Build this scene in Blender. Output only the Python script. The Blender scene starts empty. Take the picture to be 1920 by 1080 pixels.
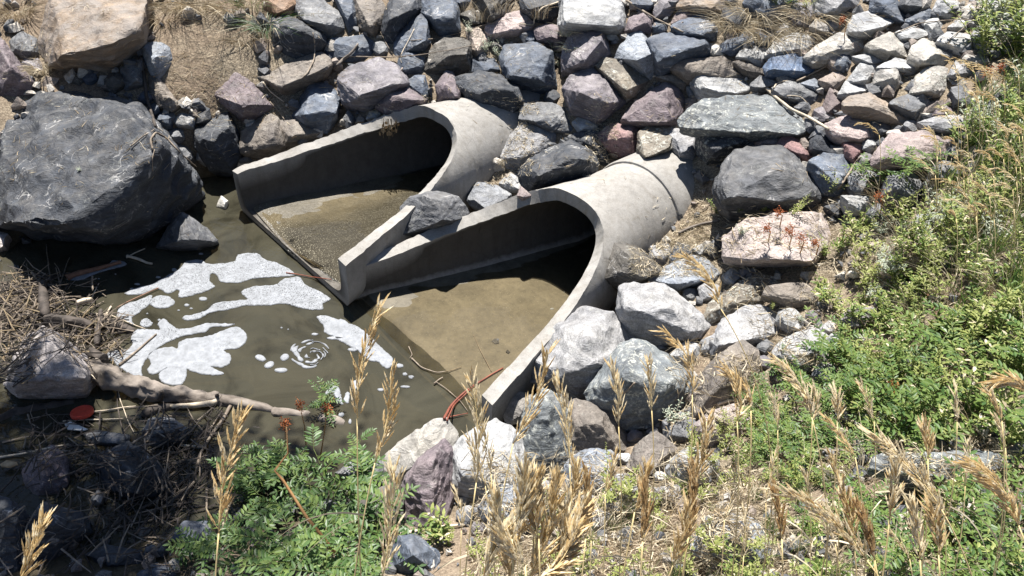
import bpy, bmesh, math, random
import numpy as np
from mathutils import Vector, Matrix, noise
from mathutils.bvhtree import BVHTree
from mathutils.geometry import tessellate_polygon

random.seed(7)
SC = bpy.context.scene
COL = SC.collection

# ---------------------------------------------------------------- camera
FPX, PITCH, ROLL, CAMH = 1380.0, 0.669, 0.064, 3.268
cam_d = bpy.data.cameras.new('camera')
cam_d.sensor_width = 36.0
cam_d.lens = 36.0 * FPX / 1920.0
cam_d.clip_start = 0.05
cam_d.clip_end = 400.0
cam = bpy.data.objects.new('camera', cam_d)
RM = Matrix.Rotation(math.pi / 2 - PITCH, 4, 'X') @ Matrix.Rotation(ROLL, 4, 'Z')
cam.matrix_world = Matrix.Translation((0, 0, CAMH)) @ RM
COL.objects.link(cam)
SC.camera = cam

# ---------------------------------------------------------------- light
SUN_EL, SUN_AZ = math.radians(67), math.radians(-14)      # azimuth from +y (into the picture) towards +x
SUND = Vector((math.sin(SUN_AZ) * math.cos(SUN_EL), math.cos(SUN_AZ) * math.cos(SUN_EL), math.sin(SUN_EL)))
w = bpy.data.worlds.new('World')
SC.world = w
w.use_nodes = True
nt = w.node_tree
sky = nt.nodes.new('ShaderNodeTexSky')
sky.sky_type = 'NISHITA'
sky.sun_disc = False
sky.sun_elevation = SUN_EL
sky.sun_rotation = SUN_AZ
sky.altitude = 1600
nt.links.new(sky.outputs[0], nt.nodes['Background'].inputs[0])
nt.nodes['Background'].inputs[1].default_value = 0.05
sl = bpy.data.lights.new('sun', 'SUN')
sl.energy = 5.0
sl.angle = math.radians(0.53)
sl.color = (1.0, 0.955, 0.89)
sun = bpy.data.objects.new('sun', sl)
sun.rotation_euler = SUND.to_track_quat('Z', 'Y').to_euler()
sun.location = (-6, 8, 14)
COL.objects.link(sun)
SC.view_settings.view_transform = 'Standard'
SC.view_settings.look = 'None'
SC.view_settings.exposure = 1.4
SC.view_settings.gamma = 1.0
SC.view_settings.use_curve_mapping = False
SC.cycles.max_bounces = 6
SC.cycles.diffuse_bounces = 2
SC.cycles.transparent_max_bounces = 16

# ---------------------------------------------------------------- helpers
TILES = {'F': (0, 0, 1.0), 'T1': (0, 0, 3), 'T2': (480, 0, 3), 'T3': (960, 0, 3), 'T4': (1280, 0, 3), 'T5': (0, 360, 3),
         'T6': (400, 180, 3), 'T7': (560, 480, 3), 'T8': (900, 340, 3), 'U1': (1280, 300, 3), 'U2': (1280, 600, 3),
         'U3': (0, 560, 3), 'U4': (0, 720, 3), 'U5': (400, 720, 3), 'U6': (800, 720, 3), 'U7': (1280, 720, 3)}
CAMP = np.array([0, 0, CAMH])
R3 = np.array(RM.to_3x3())
VB = R3[:, 2].copy()                      # from the scene towards the camera
UPV = np.array([0, 0, 1.0])


def px_of(tile, s):
    ox, oy, k = TILES[tile]
    return [(ox + float(a.split(',')[0]) / k, oy + float(a.split(',')[1]) / k) for a in s.split()]


def ray(px, py):
    d = R3 @ np.array([(px - 960) / FPX, -(py - 540) / FPX, -1.0])
    return d                               # unit depth, not unit length


def at_z(px, py, z):
    d = ray(px, py)
    return CAMP + d * ((z - CAMH) / d[2])


def new_mesh(name, vs, fs, mat=None, smooth=False):
    me = bpy.data.meshes.new(name)
    me.from_pydata([tuple(v) for v in vs], [], [tuple(f) for f in fs])
    if mat:
        me.materials.append(mat)
    if smooth:
        me.polygons.foreach_set('use_smooth', [True] * len(me.polygons))
    me.update()
    return me


def link(name, me, parent=None, loc=None, **props):
    o = bpy.data.objects.new(name, me)
    COL.objects.link(o)
    if loc is not None:
        o.location = tuple(loc)
    if parent:
        o.parent = parent
    for k, v in props.items():
        if v:
            o[k] = v
    return o


def lab(o, label, cat, group=None):
    o['label'] = label
    o['category'] = cat
    if group:
        o['group'] = group


class MB:
    def __init__(s):
        s.v, s.f, s.m = [], [], []

    def add(s, vs, fs, m=0):
        b = len(s.v)
        s.v += [tuple(x) for x in vs]
        s.f += [tuple(i + b for i in f) for f in fs]
        s.m += [m] * len(fs)

    def tube(s, pts, rad, n=5, m=0, cap=True):
        pts = [Vector(p) for p in pts]
        N = len(pts)
        vs, fs = [], []
        ref = Vector((0.3, 0.2, 0.9))
        for i, p in enumerate(pts):
            t = (pts[min(i + 1, N - 1)] - pts[max(i - 1, 0)])
            if t.length < 1e-9:
                t = Vector((0, 0, 1))
            t.normalize()
            a = t.cross(ref)
            if a.length < 0.05:
                a = t.cross(Vector((1, 0, 0)))
            a.normalize()
            b = t.cross(a)
            r = rad[i] if hasattr(rad, '__len__') else rad
            for k in range(n):
                an = 2 * math.pi * k / n
                vs.append(p + (a * math.cos(an) + b * math.sin(an)) * r)
        for i in range(N - 1):
            for k in range(n):
                k2 = (k + 1) % n
                fs.append((i * n + k, i * n + k2, (i + 1) * n + k2, (i + 1) * n + k))
        if cap:
            fs.append(tuple(range(n - 1, -1, -1)))
            fs.append(tuple(range((N - 1) * n, N * n)))
        s.add(vs, fs, m)

    def leaf(s, p, d, up, L, W, fold=0.25, droop=0.0, m=0):
        p, d, up = Vector(p), Vector(d).normalized(), Vector(up)
        sd = d.cross(up)
        if sd.length < 1e-4:
            sd = d.cross(Vector((1, 0.3, 0)))
        sd.normalize()
        nn = sd.cross(d).normalized()
        c1 = p + d * L * 0.45 - nn * W * fold
        tip = p + d * L - nn * L * droop
        l = p + d * L * 0.42 + sd * W * 0.5
        r = p + d * L * 0.42 - sd * W * 0.5
        l2 = p + d * L * 0.78 + sd * W * 0.34 - nn * L * droop * 0.5
        r2 = p + d * L * 0.78 - sd * W * 0.34 - nn * L * droop * 0.5
        s.add([p, l, l2, tip, r2, r, c1], [(0, 6, 1), (1, 6, 2), (2, 6, 3), (3, 6, 4), (4, 6, 5), (5, 6, 0)], m)

    def blade(s, pts, w, m=0, up=None):
        """a flat tapering strip along pts"""
        pts = [Vector(p) for p in pts]
        N = len(pts)
        vs, fs = [], []
        ax = Vector((random.uniform(-1, 1), random.uniform(-1, 1), 0.2)).normalized() if up is None else Vector(up)
        for i, p in enumerate(pts):
            t = (pts[min(i + 1, N - 1)] - pts[max(i - 1, 0)]).normalized()
            sd = t.cross(ax)
            if sd.length < 1e-3:
                sd = Vector((1, 0, 0))
            sd.normalize()
            ww = w * (1 - (i / (N - 1)) ** 2 * 0.92) * 0.5
            vs += [p + sd * ww, p - sd * ww]
        for i in range(N - 1):
            fs.append((2 * i, 2 * i + 1, 2 * i + 3, 2 * i + 2))
        s.add(vs, fs, m)

    def spindle(s, p, d, L, r, m=0):
        p, d = Vector(p), Vector(d).normalized()
        a = d.cross(Vector((0.31, 0.5, 0.8)))
        a.normalize()
        b = d.cross(a)
        vs = [p]
        for k in range(3):
            an = 2.094 * k
            vs.append(p + d * L * 0.4 + (a * math.cos(an) + b * math.sin(an)) * r)
        vs.append(p + d * L)
        s.add(vs, [(0, 2, 1), (0, 3, 2), (0, 1, 3), (4, 1, 2), (4, 2, 3), (4, 3, 1)], m)

    def mesh(s, name, mats, smooth=False):
        me = bpy.data.meshes.new(name)
        me.from_pydata(s.v, [], s.f)
        for m in (mats if isinstance(mats, (list, tuple)) else [mats]):
            me.materials.append(m)
        if len(me.materials) > 1:
            me.polygons.foreach_set('material_index', s.m)
        if smooth:
            me.polygons.foreach_set('use_smooth', [True] * len(me.polygons))
        me.update()
        return me


# ---------------------------------------------------------------- materials
class NB:
    """small node builder"""
    def __init__(s, name):
        s.mat = bpy.data.materials.new(name)
        s.mat.use_nodes = True
        s.t = s.mat.node_tree
        s.b = s.t.nodes['Principled BSDF']
        s.out = s.t.nodes['Material Output']
        s.b.inputs['Specular IOR Level'].default_value = 0.3

    def n(s, kind, **kw):
        nd = s.t.nodes.new('ShaderNode' + kind)
        for k, v in kw.items():
            if k in nd.inputs.keys():
                i = nd.inputs[k]
                if hasattr(v, 'is_linked') or hasattr(v, 'links'):
                    s.t.links.new(v, i)
                else:
                    i.default_value = v
            else:
                setattr(nd, k, v)
        return nd

    def L(s, a, b):
        s.t.links.new(a, b)

    def ramp(s, fac, stops):
        r = s.t.nodes.new('ShaderNodeValToRGB')
        e = r.color_ramp.elements
        while len(e) < len(stops):
            e.new(0.5)
        for el, (p, c) in zip(e, stops):
            el.position = p
            el.color = (c if hasattr(c, '__len__') else (c, c, c)) if (hasattr(c, '__len__') and len(c) == 4) else (tuple(c) if hasattr(c, '__len__') else (c, c, c)) + (1,)
        s.L(fac, r.inputs[0])
        return r.outputs[0]

    def noise(s, vec, scale, detail=4, rough=0.6, dist=0.0):
        nd = s.t.nodes.new('ShaderNodeTexNoise')
        nd.inputs['Scale'].default_value = scale
        nd.inputs['Detail'].default_value = detail
        nd.inputs['Roughness'].default_value = rough
        nd.inputs['Distortion'].default_value = dist
        if vec is not None:
            s.L(vec, nd.inputs['Vector'])
        return nd.outputs['Fac']

    def vor(s, vec, scale, feature='F1', rnd=1.0):
        nd = s.t.nodes.new('ShaderNodeTexVoronoi')
        nd.feature = feature
        nd.inputs['Scale'].default_value = scale
        nd.inputs['Randomness'].default_value = rnd
        s.L(vec, nd.inputs['Vector'])
        return nd.outputs['Distance']

    def mix(s, fac, a, b, mode='MIX'):
        nd = s.t.nodes.new('ShaderNodeMix')
        nd.data_type = 'RGBA'
        nd.blend_type = mode
        for sock, v in ((nd.inputs[0], fac), (nd.inputs[6], a), (nd.inputs[7], b)):
            if hasattr(v, 'links'):
                s.L(v, sock)
            elif hasattr(v, '__len__'):
                sock.default_value = tuple(v) + ((1,) if len(v) == 3 else ())
            else:
                sock.default_value = v
        return nd.outputs[2]

    def math(s, op, a, b=0.0, c=0.0):
        nd = s.t.nodes.new('ShaderNodeMath')
        nd.operation = op
        for sock, v in zip(nd.inputs, (a, b, c)):
            if hasattr(v, 'links'):
                s.L(v, sock)
            else:
                sock.default_value = v
        return nd.outputs[0]

    def bump(s, h, strength=0.5, dist=0.01, prev=None):
        nd = s.t.nodes.new('ShaderNodeBump')
        nd.inputs['Strength'].default_value = strength
        nd.inputs['Distance'].default_value = dist
        s.L(h, nd.inputs['Height'])
        if prev is not None:
            s.L(prev, nd.inputs['Normal'])
        return nd.outputs[0]

    def objvec(s, scale=1.0):
        tc = s.t.nodes.new('ShaderNodeTexCoord')
        oi = s.t.nodes.new('ShaderNodeObjectInfo')
        ad = s.t.nodes.new('ShaderNodeVectorMath')
        ad.operation = 'MULTIPLY_ADD'
        s.L(oi.outputs['Random'], ad.inputs[0])
        ad.inputs[1].default_value = (37.1, 71.7, 53.3)
        s.L(tc.outputs['Object'], ad.inputs[2])
        return ad.outputs[0], oi

    def pos(s):
        return s.t.nodes.new('ShaderNodeNewGeometry').outputs['Position']


def rock_material(name, speck, vein, lichen, strat, stain=0.0):
    m = NB(name)
    v, oi = m.objvec()
    base = oi.outputs['Color']
    big = m.noise(v, 4.0, 5, 0.62)
    med = m.noise(v, 17.0, 6, 0.7, 0.4)
    fine = m.noise(v, 120.0, 3, 0.7)
    # stretched coordinates for the layered grain of the stone
    mp = m.n('Mapping')
    mp.inputs['Rotation'].default_value = (0.5, 0.9, 0.3)
    mp.inputs['Scale'].default_value = (1.0, 1.0, 6.0)
    m.L(v, mp.inputs['Vector'])
    layer = m.noise(mp.outputs[0], 6.0, 6, 0.65, 0.6)
    c = m.mix(m.ramp(big, [(0.3, 0.0), (0.7, 1.0)]), m.mix(1.0, base, (0.66, 0.67, 0.71), 'MULTIPLY'), m.mix(1.0, base, (1.3, 1.27, 1.22), 'MULTIPLY'))
    c = m.mix(strat, c, m.mix(1.0, c, m.ramp(layer, [(0.3, 0.55), (0.5, 1.0), (0.7, 1.55)]), 'MULTIPLY'))
    c = m.mix(0.8, c, m.mix(1.0, c, m.ramp(med, [(0.3, 0.6), (0.52, 1.0), (0.75, 1.45)]), 'MULTIPLY'))
    c = m.mix(speck, c, m.mix(1.0, c, m.ramp(fine, [(0.35, 0.35), (0.5, 1.0), (0.66, 2.1)]), 'MULTIPLY'))
    # pale scuffs and scratches where rocks have rubbed
    sc = m.noise(mp.outputs[0], 14.0, 8, 0.8, 0.25)
    c = m.mix(m.ramp(sc, [(0.57, 0.0), (0.72, 0.42)]), c, m.mix(0.75, (0.34, 0.34, 0.34), m.mix(1.0, c, (2.2, 2.2, 2.2), 'MULTIPLY')))
    # thin bright veins
    vv = m.noise(v, 5.0, 3, 0.5, 1.0)
    ab = m.math('ABSOLUTE', m.math('SUBTRACT', vv, 0.5))
    vm = m.math('MULTIPLY', m.ramp(ab, [(0.0, 1.0), (0.012, 0.0)]), m.ramp(big, [(0.5, 0.0), (0.62, vein)]))
    c = m.mix(vm, c, (0.45, 0.44, 0.43))
    # rust staining
    if stain:
        c = m.mix(m.ramp(m.noise(v, 6.0, 6, 0.7, 0.5), [(0.42, stain), (0.62, 0.0)]), c, (0.21, 0.195, 0.185))
    # lichen spots
    lv = m.noise(v, 38.0, 6, 0.72, 0.8)
    lm = m.math('MULTIPLY', m.ramp(lv, [(0.52, 0.0), (0.60, 1.0)]), m.ramp(m.noise(v, 7.0, 4, 0.6), [(0.56 - lichen * 0.14, 0.0), (0.66 - lichen * 0.14, 1.0)]))
    c = m.mix(m.math('MULTIPLY', lm, lichen), c, (0.42, 0.43, 0.39))
    # dust and grit that settled on upward faces
    ge = m.n('NewGeometry')
    sx = m.n('SeparateXYZ')
    m.L(ge.outputs['Normal'], sx.inputs[0])
    dust = m.math('MULTIPLY', m.ramp(sx.outputs[2], [(0.55, 0.0), (0.95, 0.2)]), m.ramp(m.noise(v, 9.0, 6, 0.75), [(0.42, 0.0), (0.68, 1.0)]))
    c = m.mix(dust, c, (0.31, 0.285, 0.25))
    # dark wet band just above the pool
    px = m.n('SeparateXYZ')
    m.L(ge.outputs['Position'], px.inputs[0])
    wet = m.ramp(m.math('ADD', px.outputs[2], m.math('MULTIPLY', big, 0.03)), [(0.10, 1.0), (0.15, 0.0)])
    c = m.mix(wet, c, m.mix(1.0, c, (0.36, 0.34, 0.30), 'MULTIPLY'))
    m.L(c, m.b.inputs['Base Color'])
    m.L(m.ramp(wet, [(0.0, 0.72), (1.0, 0.25)]), m.b.inputs['Roughness'])
    crack = m.vor(mp.outputs[0], 7.0, 'DISTANCE_TO_EDGE')
    b = m.bump(m.ramp(crack, [(0.0, 0.0), (0.06, 1.0)]), 0.25, 0.012)
    b = m.bump(layer, 0.5, 0.022, b)
    b = m.bump(med, 0.7, 0.018, b)
    b = m.bump(fine, 0.45, 0.003, b)
    m.L(b, m.b.inputs['Normal'])
    return m.mat


M = {}
M['slate'] = rock_material('slate_rock', 0.22, 0.8, 0.25, 0.8)
M['granite'] = rock_material('granite_rock', 0.38, 0.35, 0.25, 0.6)
M['pale'] = rock_material('pale_rock', 0.22, 0.3, 0.35, 0.9)
M['lichen'] = rock_material('lichen_rock', 0.3, 0.5, 0.9, 0.6)
M['rust'] = rock_material('rusty_rock', 0.3, 0.2, 0.2, 0.8, 0.6)


def concrete_material():
    m = NB('weathered_concrete')
    v = m.pos()
    big = m.noise(v, 2.3, 6, 0.65)
    med = m.noise(v, 14.0, 6, 0.7)
    fine = m.noise(v, 160.0, 3, 0.7)
    c = m.ramp(big, [(0.3, (0.215, 0.206, 0.192)), (0.5, (0.258, 0.248, 0.232)), (0.72, (0.295, 0.285, 0.268))])
    c = m.mix(0.6, c, m.mix(1.0, c, m.ramp(med, [(0.3, 0.72), (0.5, 1.0), (0.72, 1.18)]), 'MULTIPLY'))
    c = m.mix(0.5, c, m.mix(1.0, c, m.ramp(fine, [(0.3, 0.6), (0.5, 1.0), (0.7, 1.3)]), 'MULTIPLY'))
    # casting rings round the barrel, faint
    sp = m.n('SeparateXYZ')
    m.L(v, sp.inputs[0])
    # pits
    pv = m.vor(v, 90.0)
    pit = m.math('MULTIPLY', m.ramp(pv, [(0.10, 1.0), (0.2, 0.0)]), m.ramp(m.noise(v, 8.0, 2), [(0.5, 0.0), (0.62, 1.0)]))
    c = m.mix(m.math('MULTIPLY', pit, 0.55), c, (0.13, 0.125, 0.12))
    # mineral and mud stain near the water line
    zz = m.math('ADD', sp.outputs[2], m.math('MULTIPLY', m.noise(v, 11.0, 5, 0.7), 0.11))
    st = m.ramp(zz, [(0.145, 0.9), (0.17, 0.35), (0.24, 0.0)])
    c = m.mix(st, c, (0.17, 0.14, 0.095))
    # rust and lichen blotches, pale lime bloom
    rb = m.noise(v, 5.0, 7, 0.72, 0.6)
    c = m.mix(m.ramp(rb, [(0.54, 0.0), (0.78, 0.42)]), c, (0.24, 0.222, 0.195))
    c = m.mix(m.ramp(rb, [(0.26, 0.3), (0.46, 0.0)]), c, (0.38, 0.375, 0.365))
    hl = m.vor(v, 7.5, 'DISTANCE_TO_EDGE')
    c = m.mix(m.math('MULTIPLY', m.ramp(hl, [(0.0, 0.6), (0.012, 0.0)]), m.ramp(big, [(0.5, 0.0), (0.6, 1.0)])), c, (0.12, 0.11, 0.1))
    # streaks running down the wall
    mp = m.n('Mapping')
    mp.inputs['Scale'].default_value = (9.0, 9.0, 0.7)
    m.L(v, mp.inputs['Vector'])
    sk = m.noise(mp.outputs[0], 2.0, 5, 0.6)
    c = m.mix(m.ramp(sk, [(0.48, 0.0), (0.75, 0.55)]), c, m.mix(1.0, c, (0.6, 0.56, 0.50), 'MULTIPLY'))
    at = m.n('Attribute', attribute_name='inside')  # shade of the inner walls above the ledge, painted into the concrete colour
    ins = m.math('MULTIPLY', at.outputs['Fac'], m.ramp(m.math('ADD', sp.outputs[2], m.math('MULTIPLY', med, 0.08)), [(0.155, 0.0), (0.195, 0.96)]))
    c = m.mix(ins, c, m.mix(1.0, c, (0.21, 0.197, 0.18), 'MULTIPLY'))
    m.L(c, m.b.inputs['Base Color'])
    m.b.inputs['Roughness'].default_value = 0.86
    b = m.bump(med, 0.35, 0.012)
    b = m.bump(pit, -0.6, 0.004, b)
    b = m.bump(fine, 0.4, 0.002, b)
    m.L(b, m.b.inputs['Normal'])
    return m.mat


M['concrete'] = concrete_material()


def ground_material():
    m = NB('soil_and_litter')
    v = m.pos()
    big = m.noise(v, 1.7, 5, 0.6)
    med = m.noise(v, 12.0, 7, 0.72, 0.3)
    fine = m.noise(v, 75.0, 5, 0.75)
    soil = m.ramp(med, [(0.28, (0.10, 0.072, 0.05)), (0.5, (0.20, 0.148, 0.105)), (0.72, (0.30, 0.235, 0.17))])
    straw = m.ramp(fine, [(0.32, (0.08, 0.066, 0.048)), (0.5, (0.19, 0.16, 0.115)), (0.68, (0.36, 0.31, 0.235))])
    c = m.mix(m.ramp(big, [(0.42, 0.25), (0.6, 0.85)]), soil, straw)
    c = m.mix(0.7, c, m.mix(1.0, c, m.ramp(fine, [(0.3, 0.5), (0.5, 1.0), (0.7, 1.5)]), 'MULTIPLY'))
    sp = m.n('SeparateXYZ')
    m.L(v, sp.inputs[0])
    z = m.math('ADD', sp.outputs[2], m.math('MULTIPLY', m.math('SUBTRACT', med, 0.5), 0.10))
    mud = m.ramp(med, [(0.3, (0.035, 0.029, 0.017)), (0.6, (0.075, 0.062, 0.036)), (0.8, (0.11, 0.092, 0.055))])
    c = m.mix(m.ramp(z, [(0.10, 1.0), (0.27, 0.0)]), c, mud)
    m.L(c, m.b.inputs['Base Color'])
    m.b.inputs['Roughness'].default_value = 0.95
    b = m.bump(med, 0.8, 0.04)
    b = m.bump(fine, 0.6, 0.012, b)
    m.L(b, m.b.inputs['Normal'])
    return m.mat


M['ground'] = ground_material()


def silt_material(name, dark):
    m = NB(name)
    v = m.pos()
    big = m.noise(v, 3.0, 6, 0.65, 0.4)
    med = m.noise(v, 22.0, 6, 0.75)
    c = m.ramp(big, [(0.3, (0.055, 0.048, 0.034)), (0.5, (0.092, 0.08, 0.057)), (0.7, (0.13, 0.114, 0.084))])
    c = m.mix(0.7, c, m.mix(1.0, c, m.ramp(med, [(0.3, 0.5), (0.5, 1.0), (0.72, 1.35)]), 'MULTIPLY'))
    sp = m.vor(v, 60.0)
    c = m.mix(m.math('MULTIPLY', m.ramp(sp, [(0.06, 1.0), (0.11, 0.0)]), 0.8), c, (0.36, 0.33, 0.27))
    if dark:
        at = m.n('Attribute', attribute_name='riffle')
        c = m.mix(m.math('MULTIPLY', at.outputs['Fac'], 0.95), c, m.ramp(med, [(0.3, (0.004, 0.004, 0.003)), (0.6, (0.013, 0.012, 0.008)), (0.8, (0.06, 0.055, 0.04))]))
        at2 = m.n('Attribute', attribute_name='bubbles')
        bv = m.vor(v, 95.0)
        c = m.mix(m.math('MULTIPLY', at2.outputs['Fac'], m.ramp(bv, [(0.16, 1.0), (0.26, 0.0)])), c, (0.6, 0.6, 0.58))
    m.L(c, m.b.inputs['Base Color'])
    m.b.inputs['Roughness'].default_value = 0.45 if dark else 0.6
    b = m.bump(med, 0.7 if dark else 0.35, 0.012)
    if dark:
        b = m.bump(m.noise(v, 60.0, 3), 0.5, 0.01, b)
    m.L(b, m.b.inputs['Normal'])
    return m.mat


M['silt'] = silt_material('brown_silt', False)
M['wet_silt'] = silt_material('wet_algae_silt', True)


def water_material(name, murk, tint, fac, ripple):
    m = NB(name)
    v = m.pos()
    t = m.t
    tr = m.n('BsdfTransparent')
    tr.inputs[0].default_value = tint + (1,)
    df = m.n('BsdfDiffuse')
    cl = m.noise(v, 2.2, 5, 0.6, 1.5)
    m.L(m.ramp(cl, [(0.32, tuple(x * 0.4 for x in murk)), (0.5, tuple(x * 0.8 for x in murk)), (0.7, murk)]), df.inputs[0])
    mx = m.n('MixShader')
    mx.inputs[0].default_value = fac
    m.L(tr.outputs[0], mx.inputs[1])
    m.L(df.outputs[0], mx.inputs[2])
    gl = m.n('BsdfGlossy')
    gl.inputs['Roughness'].default_value = 0.03
    fr = m.n('Fresnel')
    fr.inputs['IOR'].default_value = 1.33
    b = m.bump(m.noise(v, 9.0, 3, 0.5, 0.8), ripple, 0.03)
    b = m.bump(m.noise(v, 40.0, 2, 0.5, 0.5), ripple * 0.4, 0.006, b)
    m.L(b, gl.inputs['Normal'])
    m.L(b, fr.inputs['Normal'])
    m2 = m.n('MixShader')
    m.L(fr.outputs[0], m2.inputs[0])
    m.L(mx.outputs[0], m2.inputs[1])
    m.L(gl.outputs[0], m2.inputs[2])
    m.L(m2.outputs[0], m.out.inputs['Surface'])
    return m.mat


M['water'] = water_material('murky_water', (0.085, 0.08, 0.056), (0.55, 0.50, 0.38), 0.55, 0.2)
M['film'] = water_material('clear_shallow_water', (0.13, 0.11, 0.07), (0.92, 0.88, 0.78), 0.10, 0.10)


def foam_material():
    m = NB('white_foam')
    v = m.pos()
    bub = m.vor(v, 105.0)
    bub2 = m.vor(v, 210.0)
    big = m.noise(v, 6.0, 5, 0.6, 0.5)
    c = m.ramp(m.noise(v, 30.0, 5, 0.7), [(0.3, (0.19, 0.202, 0.22)), (0.7, (0.30, 0.315, 0.34))])
    m.L(c, m.b.inputs['Base Color'])
    m.b.inputs['Roughness'].default_value = 0.7
    at = m.n('Attribute', attribute_name='holes')
    h = m.math('MULTIPLY', m.ramp(bub, [(0.22, 1.0), (0.36, 0.0)]), m.ramp(m.math('MULTIPLY', big, m.math('ADD', at.outputs['Fac'], 0.72)), [(0.38, 0.0), (0.60, 1.0)]))
    h2 = m.math('MULTIPLY', m.ramp(bub2, [(0.2, 1.0), (0.34, 0.0)]), m.ramp(m.math('MULTIPLY', big, m.math('ADD', at.outputs['Fac'], 0.72)), [(0.33, 0.35), (0.55, 0.8)]))
    hh = m.math('MAXIMUM', h, h2)
    tr = m.n('BsdfTransparent')
    mx = m.n('MixShader')
    m.L(m.math('MAXIMUM', hh, m.ramp(m.noise(v, 16.0, 5, 0.7), [(0.35, 0.32), (0.7, 0.0)])), mx.inputs[0])
    m.L(m.b.outputs[0], mx.inputs[1])
    m.L(tr.outputs[0], mx.inputs[2])
    m.L(mx.outputs[0], m.out.inputs['Surface'])
    m.L(m.bump(m.noise(v, 90.0, 3), 0.35, 0.004), m.b.inputs['Normal'])
    return m.mat


M['foam'] = foam_material()


def simple(name, col, col2, scale, rough=0.7, bump=0.3, bscale=None, stretch=None, obj=False, trans=0.0):
    m = NB(name)
    if obj:
        v, oi = m.objvec()
    else:
        v = m.pos()
    if stretch:
        mp = m.n('Mapping')
        mp.inputs['Scale'].default_value = stretch
        m.L(v, mp.inputs['Vector'])
        v = mp.outputs[0]
    nf = m.noise(v, scale, 5, 0.65)
    c = m.ramp(nf, [(0.32, col), (0.68, col2)])
    m.L(c, m.b.inputs['Base Color'])
    m.b.inputs['Roughness'].default_value = rough
    if bump:
        m.L(m.bump(m.noise(v, bscale or scale * 4, 4), bump, 0.006), m.b.inputs['Normal'])
    if trans:
        tl = m.n('BsdfTranslucent')
        m.L(c, tl.inputs[0])
        mx = m.n('MixShader')
        mx.inputs[0].default_value = trans
        m.L(m.b.outputs[0], mx.inputs[1])
        m.L(tl.outputs[0], mx.inputs[2])
        m.L(mx.outputs[0], m.out.inputs['Surface'])
    return m.mat


M['wood_grey'] = simple('weathered_driftwood', (0.08, 0.066, 0.054), (0.24, 0.208, 0.18), 9, 0.8, 0.8, 30, obj=True)
M['wood_dark'] = simple('dark_rotten_wood', (0.02, 0.017, 0.015), (0.085, 0.07, 0.06), 14, 0.8, 0.9, 45)
M['twig'] = simple('dry_twig_bark', (0.11, 0.085, 0.065), (0.30, 0.25, 0.195), 30, 0.8, 0.3)
M['twig_pale'] = simple('bleached_twig', (0.34, 0.28, 0.2), (0.58, 0.5, 0.39), 30, 0.7, 0.2)
M['twig_red'] = simple('red_root_bark', (0.11, 0.03, 0.02), (0.24, 0.075, 0.045), 30, 0.6, 0.2)
M['straw'] = simple('dry_straw', (0.34, 0.285, 0.19), (0.66, 0.58, 0.44), 8, 0.7, 0, trans=0.2)
M['straw_brown'] = simple('brown_dry_grass', (0.16, 0.115, 0.07), (0.40, 0.32, 0.20), 8, 0.75, 0, trans=0.2)
M['gold'] = simple('golden_seed_husk', (0.60, 0.45, 0.22), (0.84, 0.70, 0.44), 25, 0.6, 0, trans=0.5)
M['gold_pale'] = simple('pale_seed_husk', (0.74, 0.65, 0.45), (0.90, 0.82, 0.64), 25, 0.6, 0, trans=0.5)
M['gold_brown'] = simple('brown_seed_husk', (0.42, 0.27, 0.12), (0.64, 0.45, 0.22), 25, 0.6, 0, trans=0.5)
M['stem_gold'] = simple('straw_coloured_stem', (0.44, 0.34, 0.16), (0.64, 0.52, 0.28), 12, 0.6, 0)
M['stem_green'] = simple('green_stem', (0.09, 0.13, 0.035), (0.17, 0.21, 0.06), 12, 0.6, 0)
M['leaf_dark'] = simple('deep_green_leaf', (0.036, 0.08, 0.024), (0.085, 0.15, 0.04), 9, 0.42, 0, trans=0.3)
M['leaf_mid'] = simple('mid_green_leaf', (0.085, 0.15, 0.03), (0.18, 0.25, 0.07), 9, 0.5, 0, trans=0.42)
M['leaf_light'] = simple('yellow_green_leaf', (0.23, 0.27, 0.065), (0.40, 0.43, 0.17), 9, 0.55, 0, trans=0.45)
M['leaf_silver'] = simple('silvery_leaf', (0.26, 0.30, 0.22), (0.42, 0.46, 0.37), 12, 0.6, 0, trans=0.25)
M['grass_green'] = simple('green_grass_blade', (0.05, 0.11, 0.025), (0.13, 0.21, 0.06), 6, 0.5, 0, trans=0.3)
M['orange'] = simple('orange_seed_pod', (0.24, 0.06, 0.02), (0.46, 0.15, 0.045), 40, 0.6, 0, trans=0.25)
M['brown_stalk'] = simple('brown_dock_stalk', (0.20, 0.10, 0.04), (0.42, 0.25, 0.11), 20, 0.6, 0)
M['red_plastic'] = simple('red_plastic', (0.42, 0.045, 0.025), (0.60, 0.07, 0.04), 35, 0.5, 0.2)
M['white_plastic'] = simple('dirty_white_plastic', (0.45, 0.44, 0.40), (0.66, 0.65, 0.62), 20, 0.5, 0.2)
M['dead_leaf'] = simple('dead_brown_leaf', (0.22, 0.15, 0.08), (0.46, 0.34, 0.2), 30, 0.7, 0.2)
M['dark_bit'] = simple('black_debris', (0.01, 0.009, 0.008), (0.04, 0.035, 0.03), 40, 0.5, 0.3)
M['bark'] = simple('tree_bark', (0.07, 0.055, 0.04), (0.16, 0.13, 0.1), 12, 0.9, 0.8)

# ---------------------------------------------------------------- terrain
CR, CL, CUC, CW, CHH, CN, CWE, CZE, CT = 0.3375, 1.70, 0.367, 1.373, 0.31, 2.6, 1.12, 0.546, 0.088
CULV = [dict(o=(-0.394, 5.43), z=0.055, phi=3.923, t=-0.053), dict(o=(0.653, 4.424), z=0.0, phi=3.89, t=-0.014)]


def cul_frame(c):
    du = np.array([math.cos(c['phi']), math.sin(c['phi']), 0])
    dw = np.array([du[1], -du[0], 0])
    return du, dw


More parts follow.
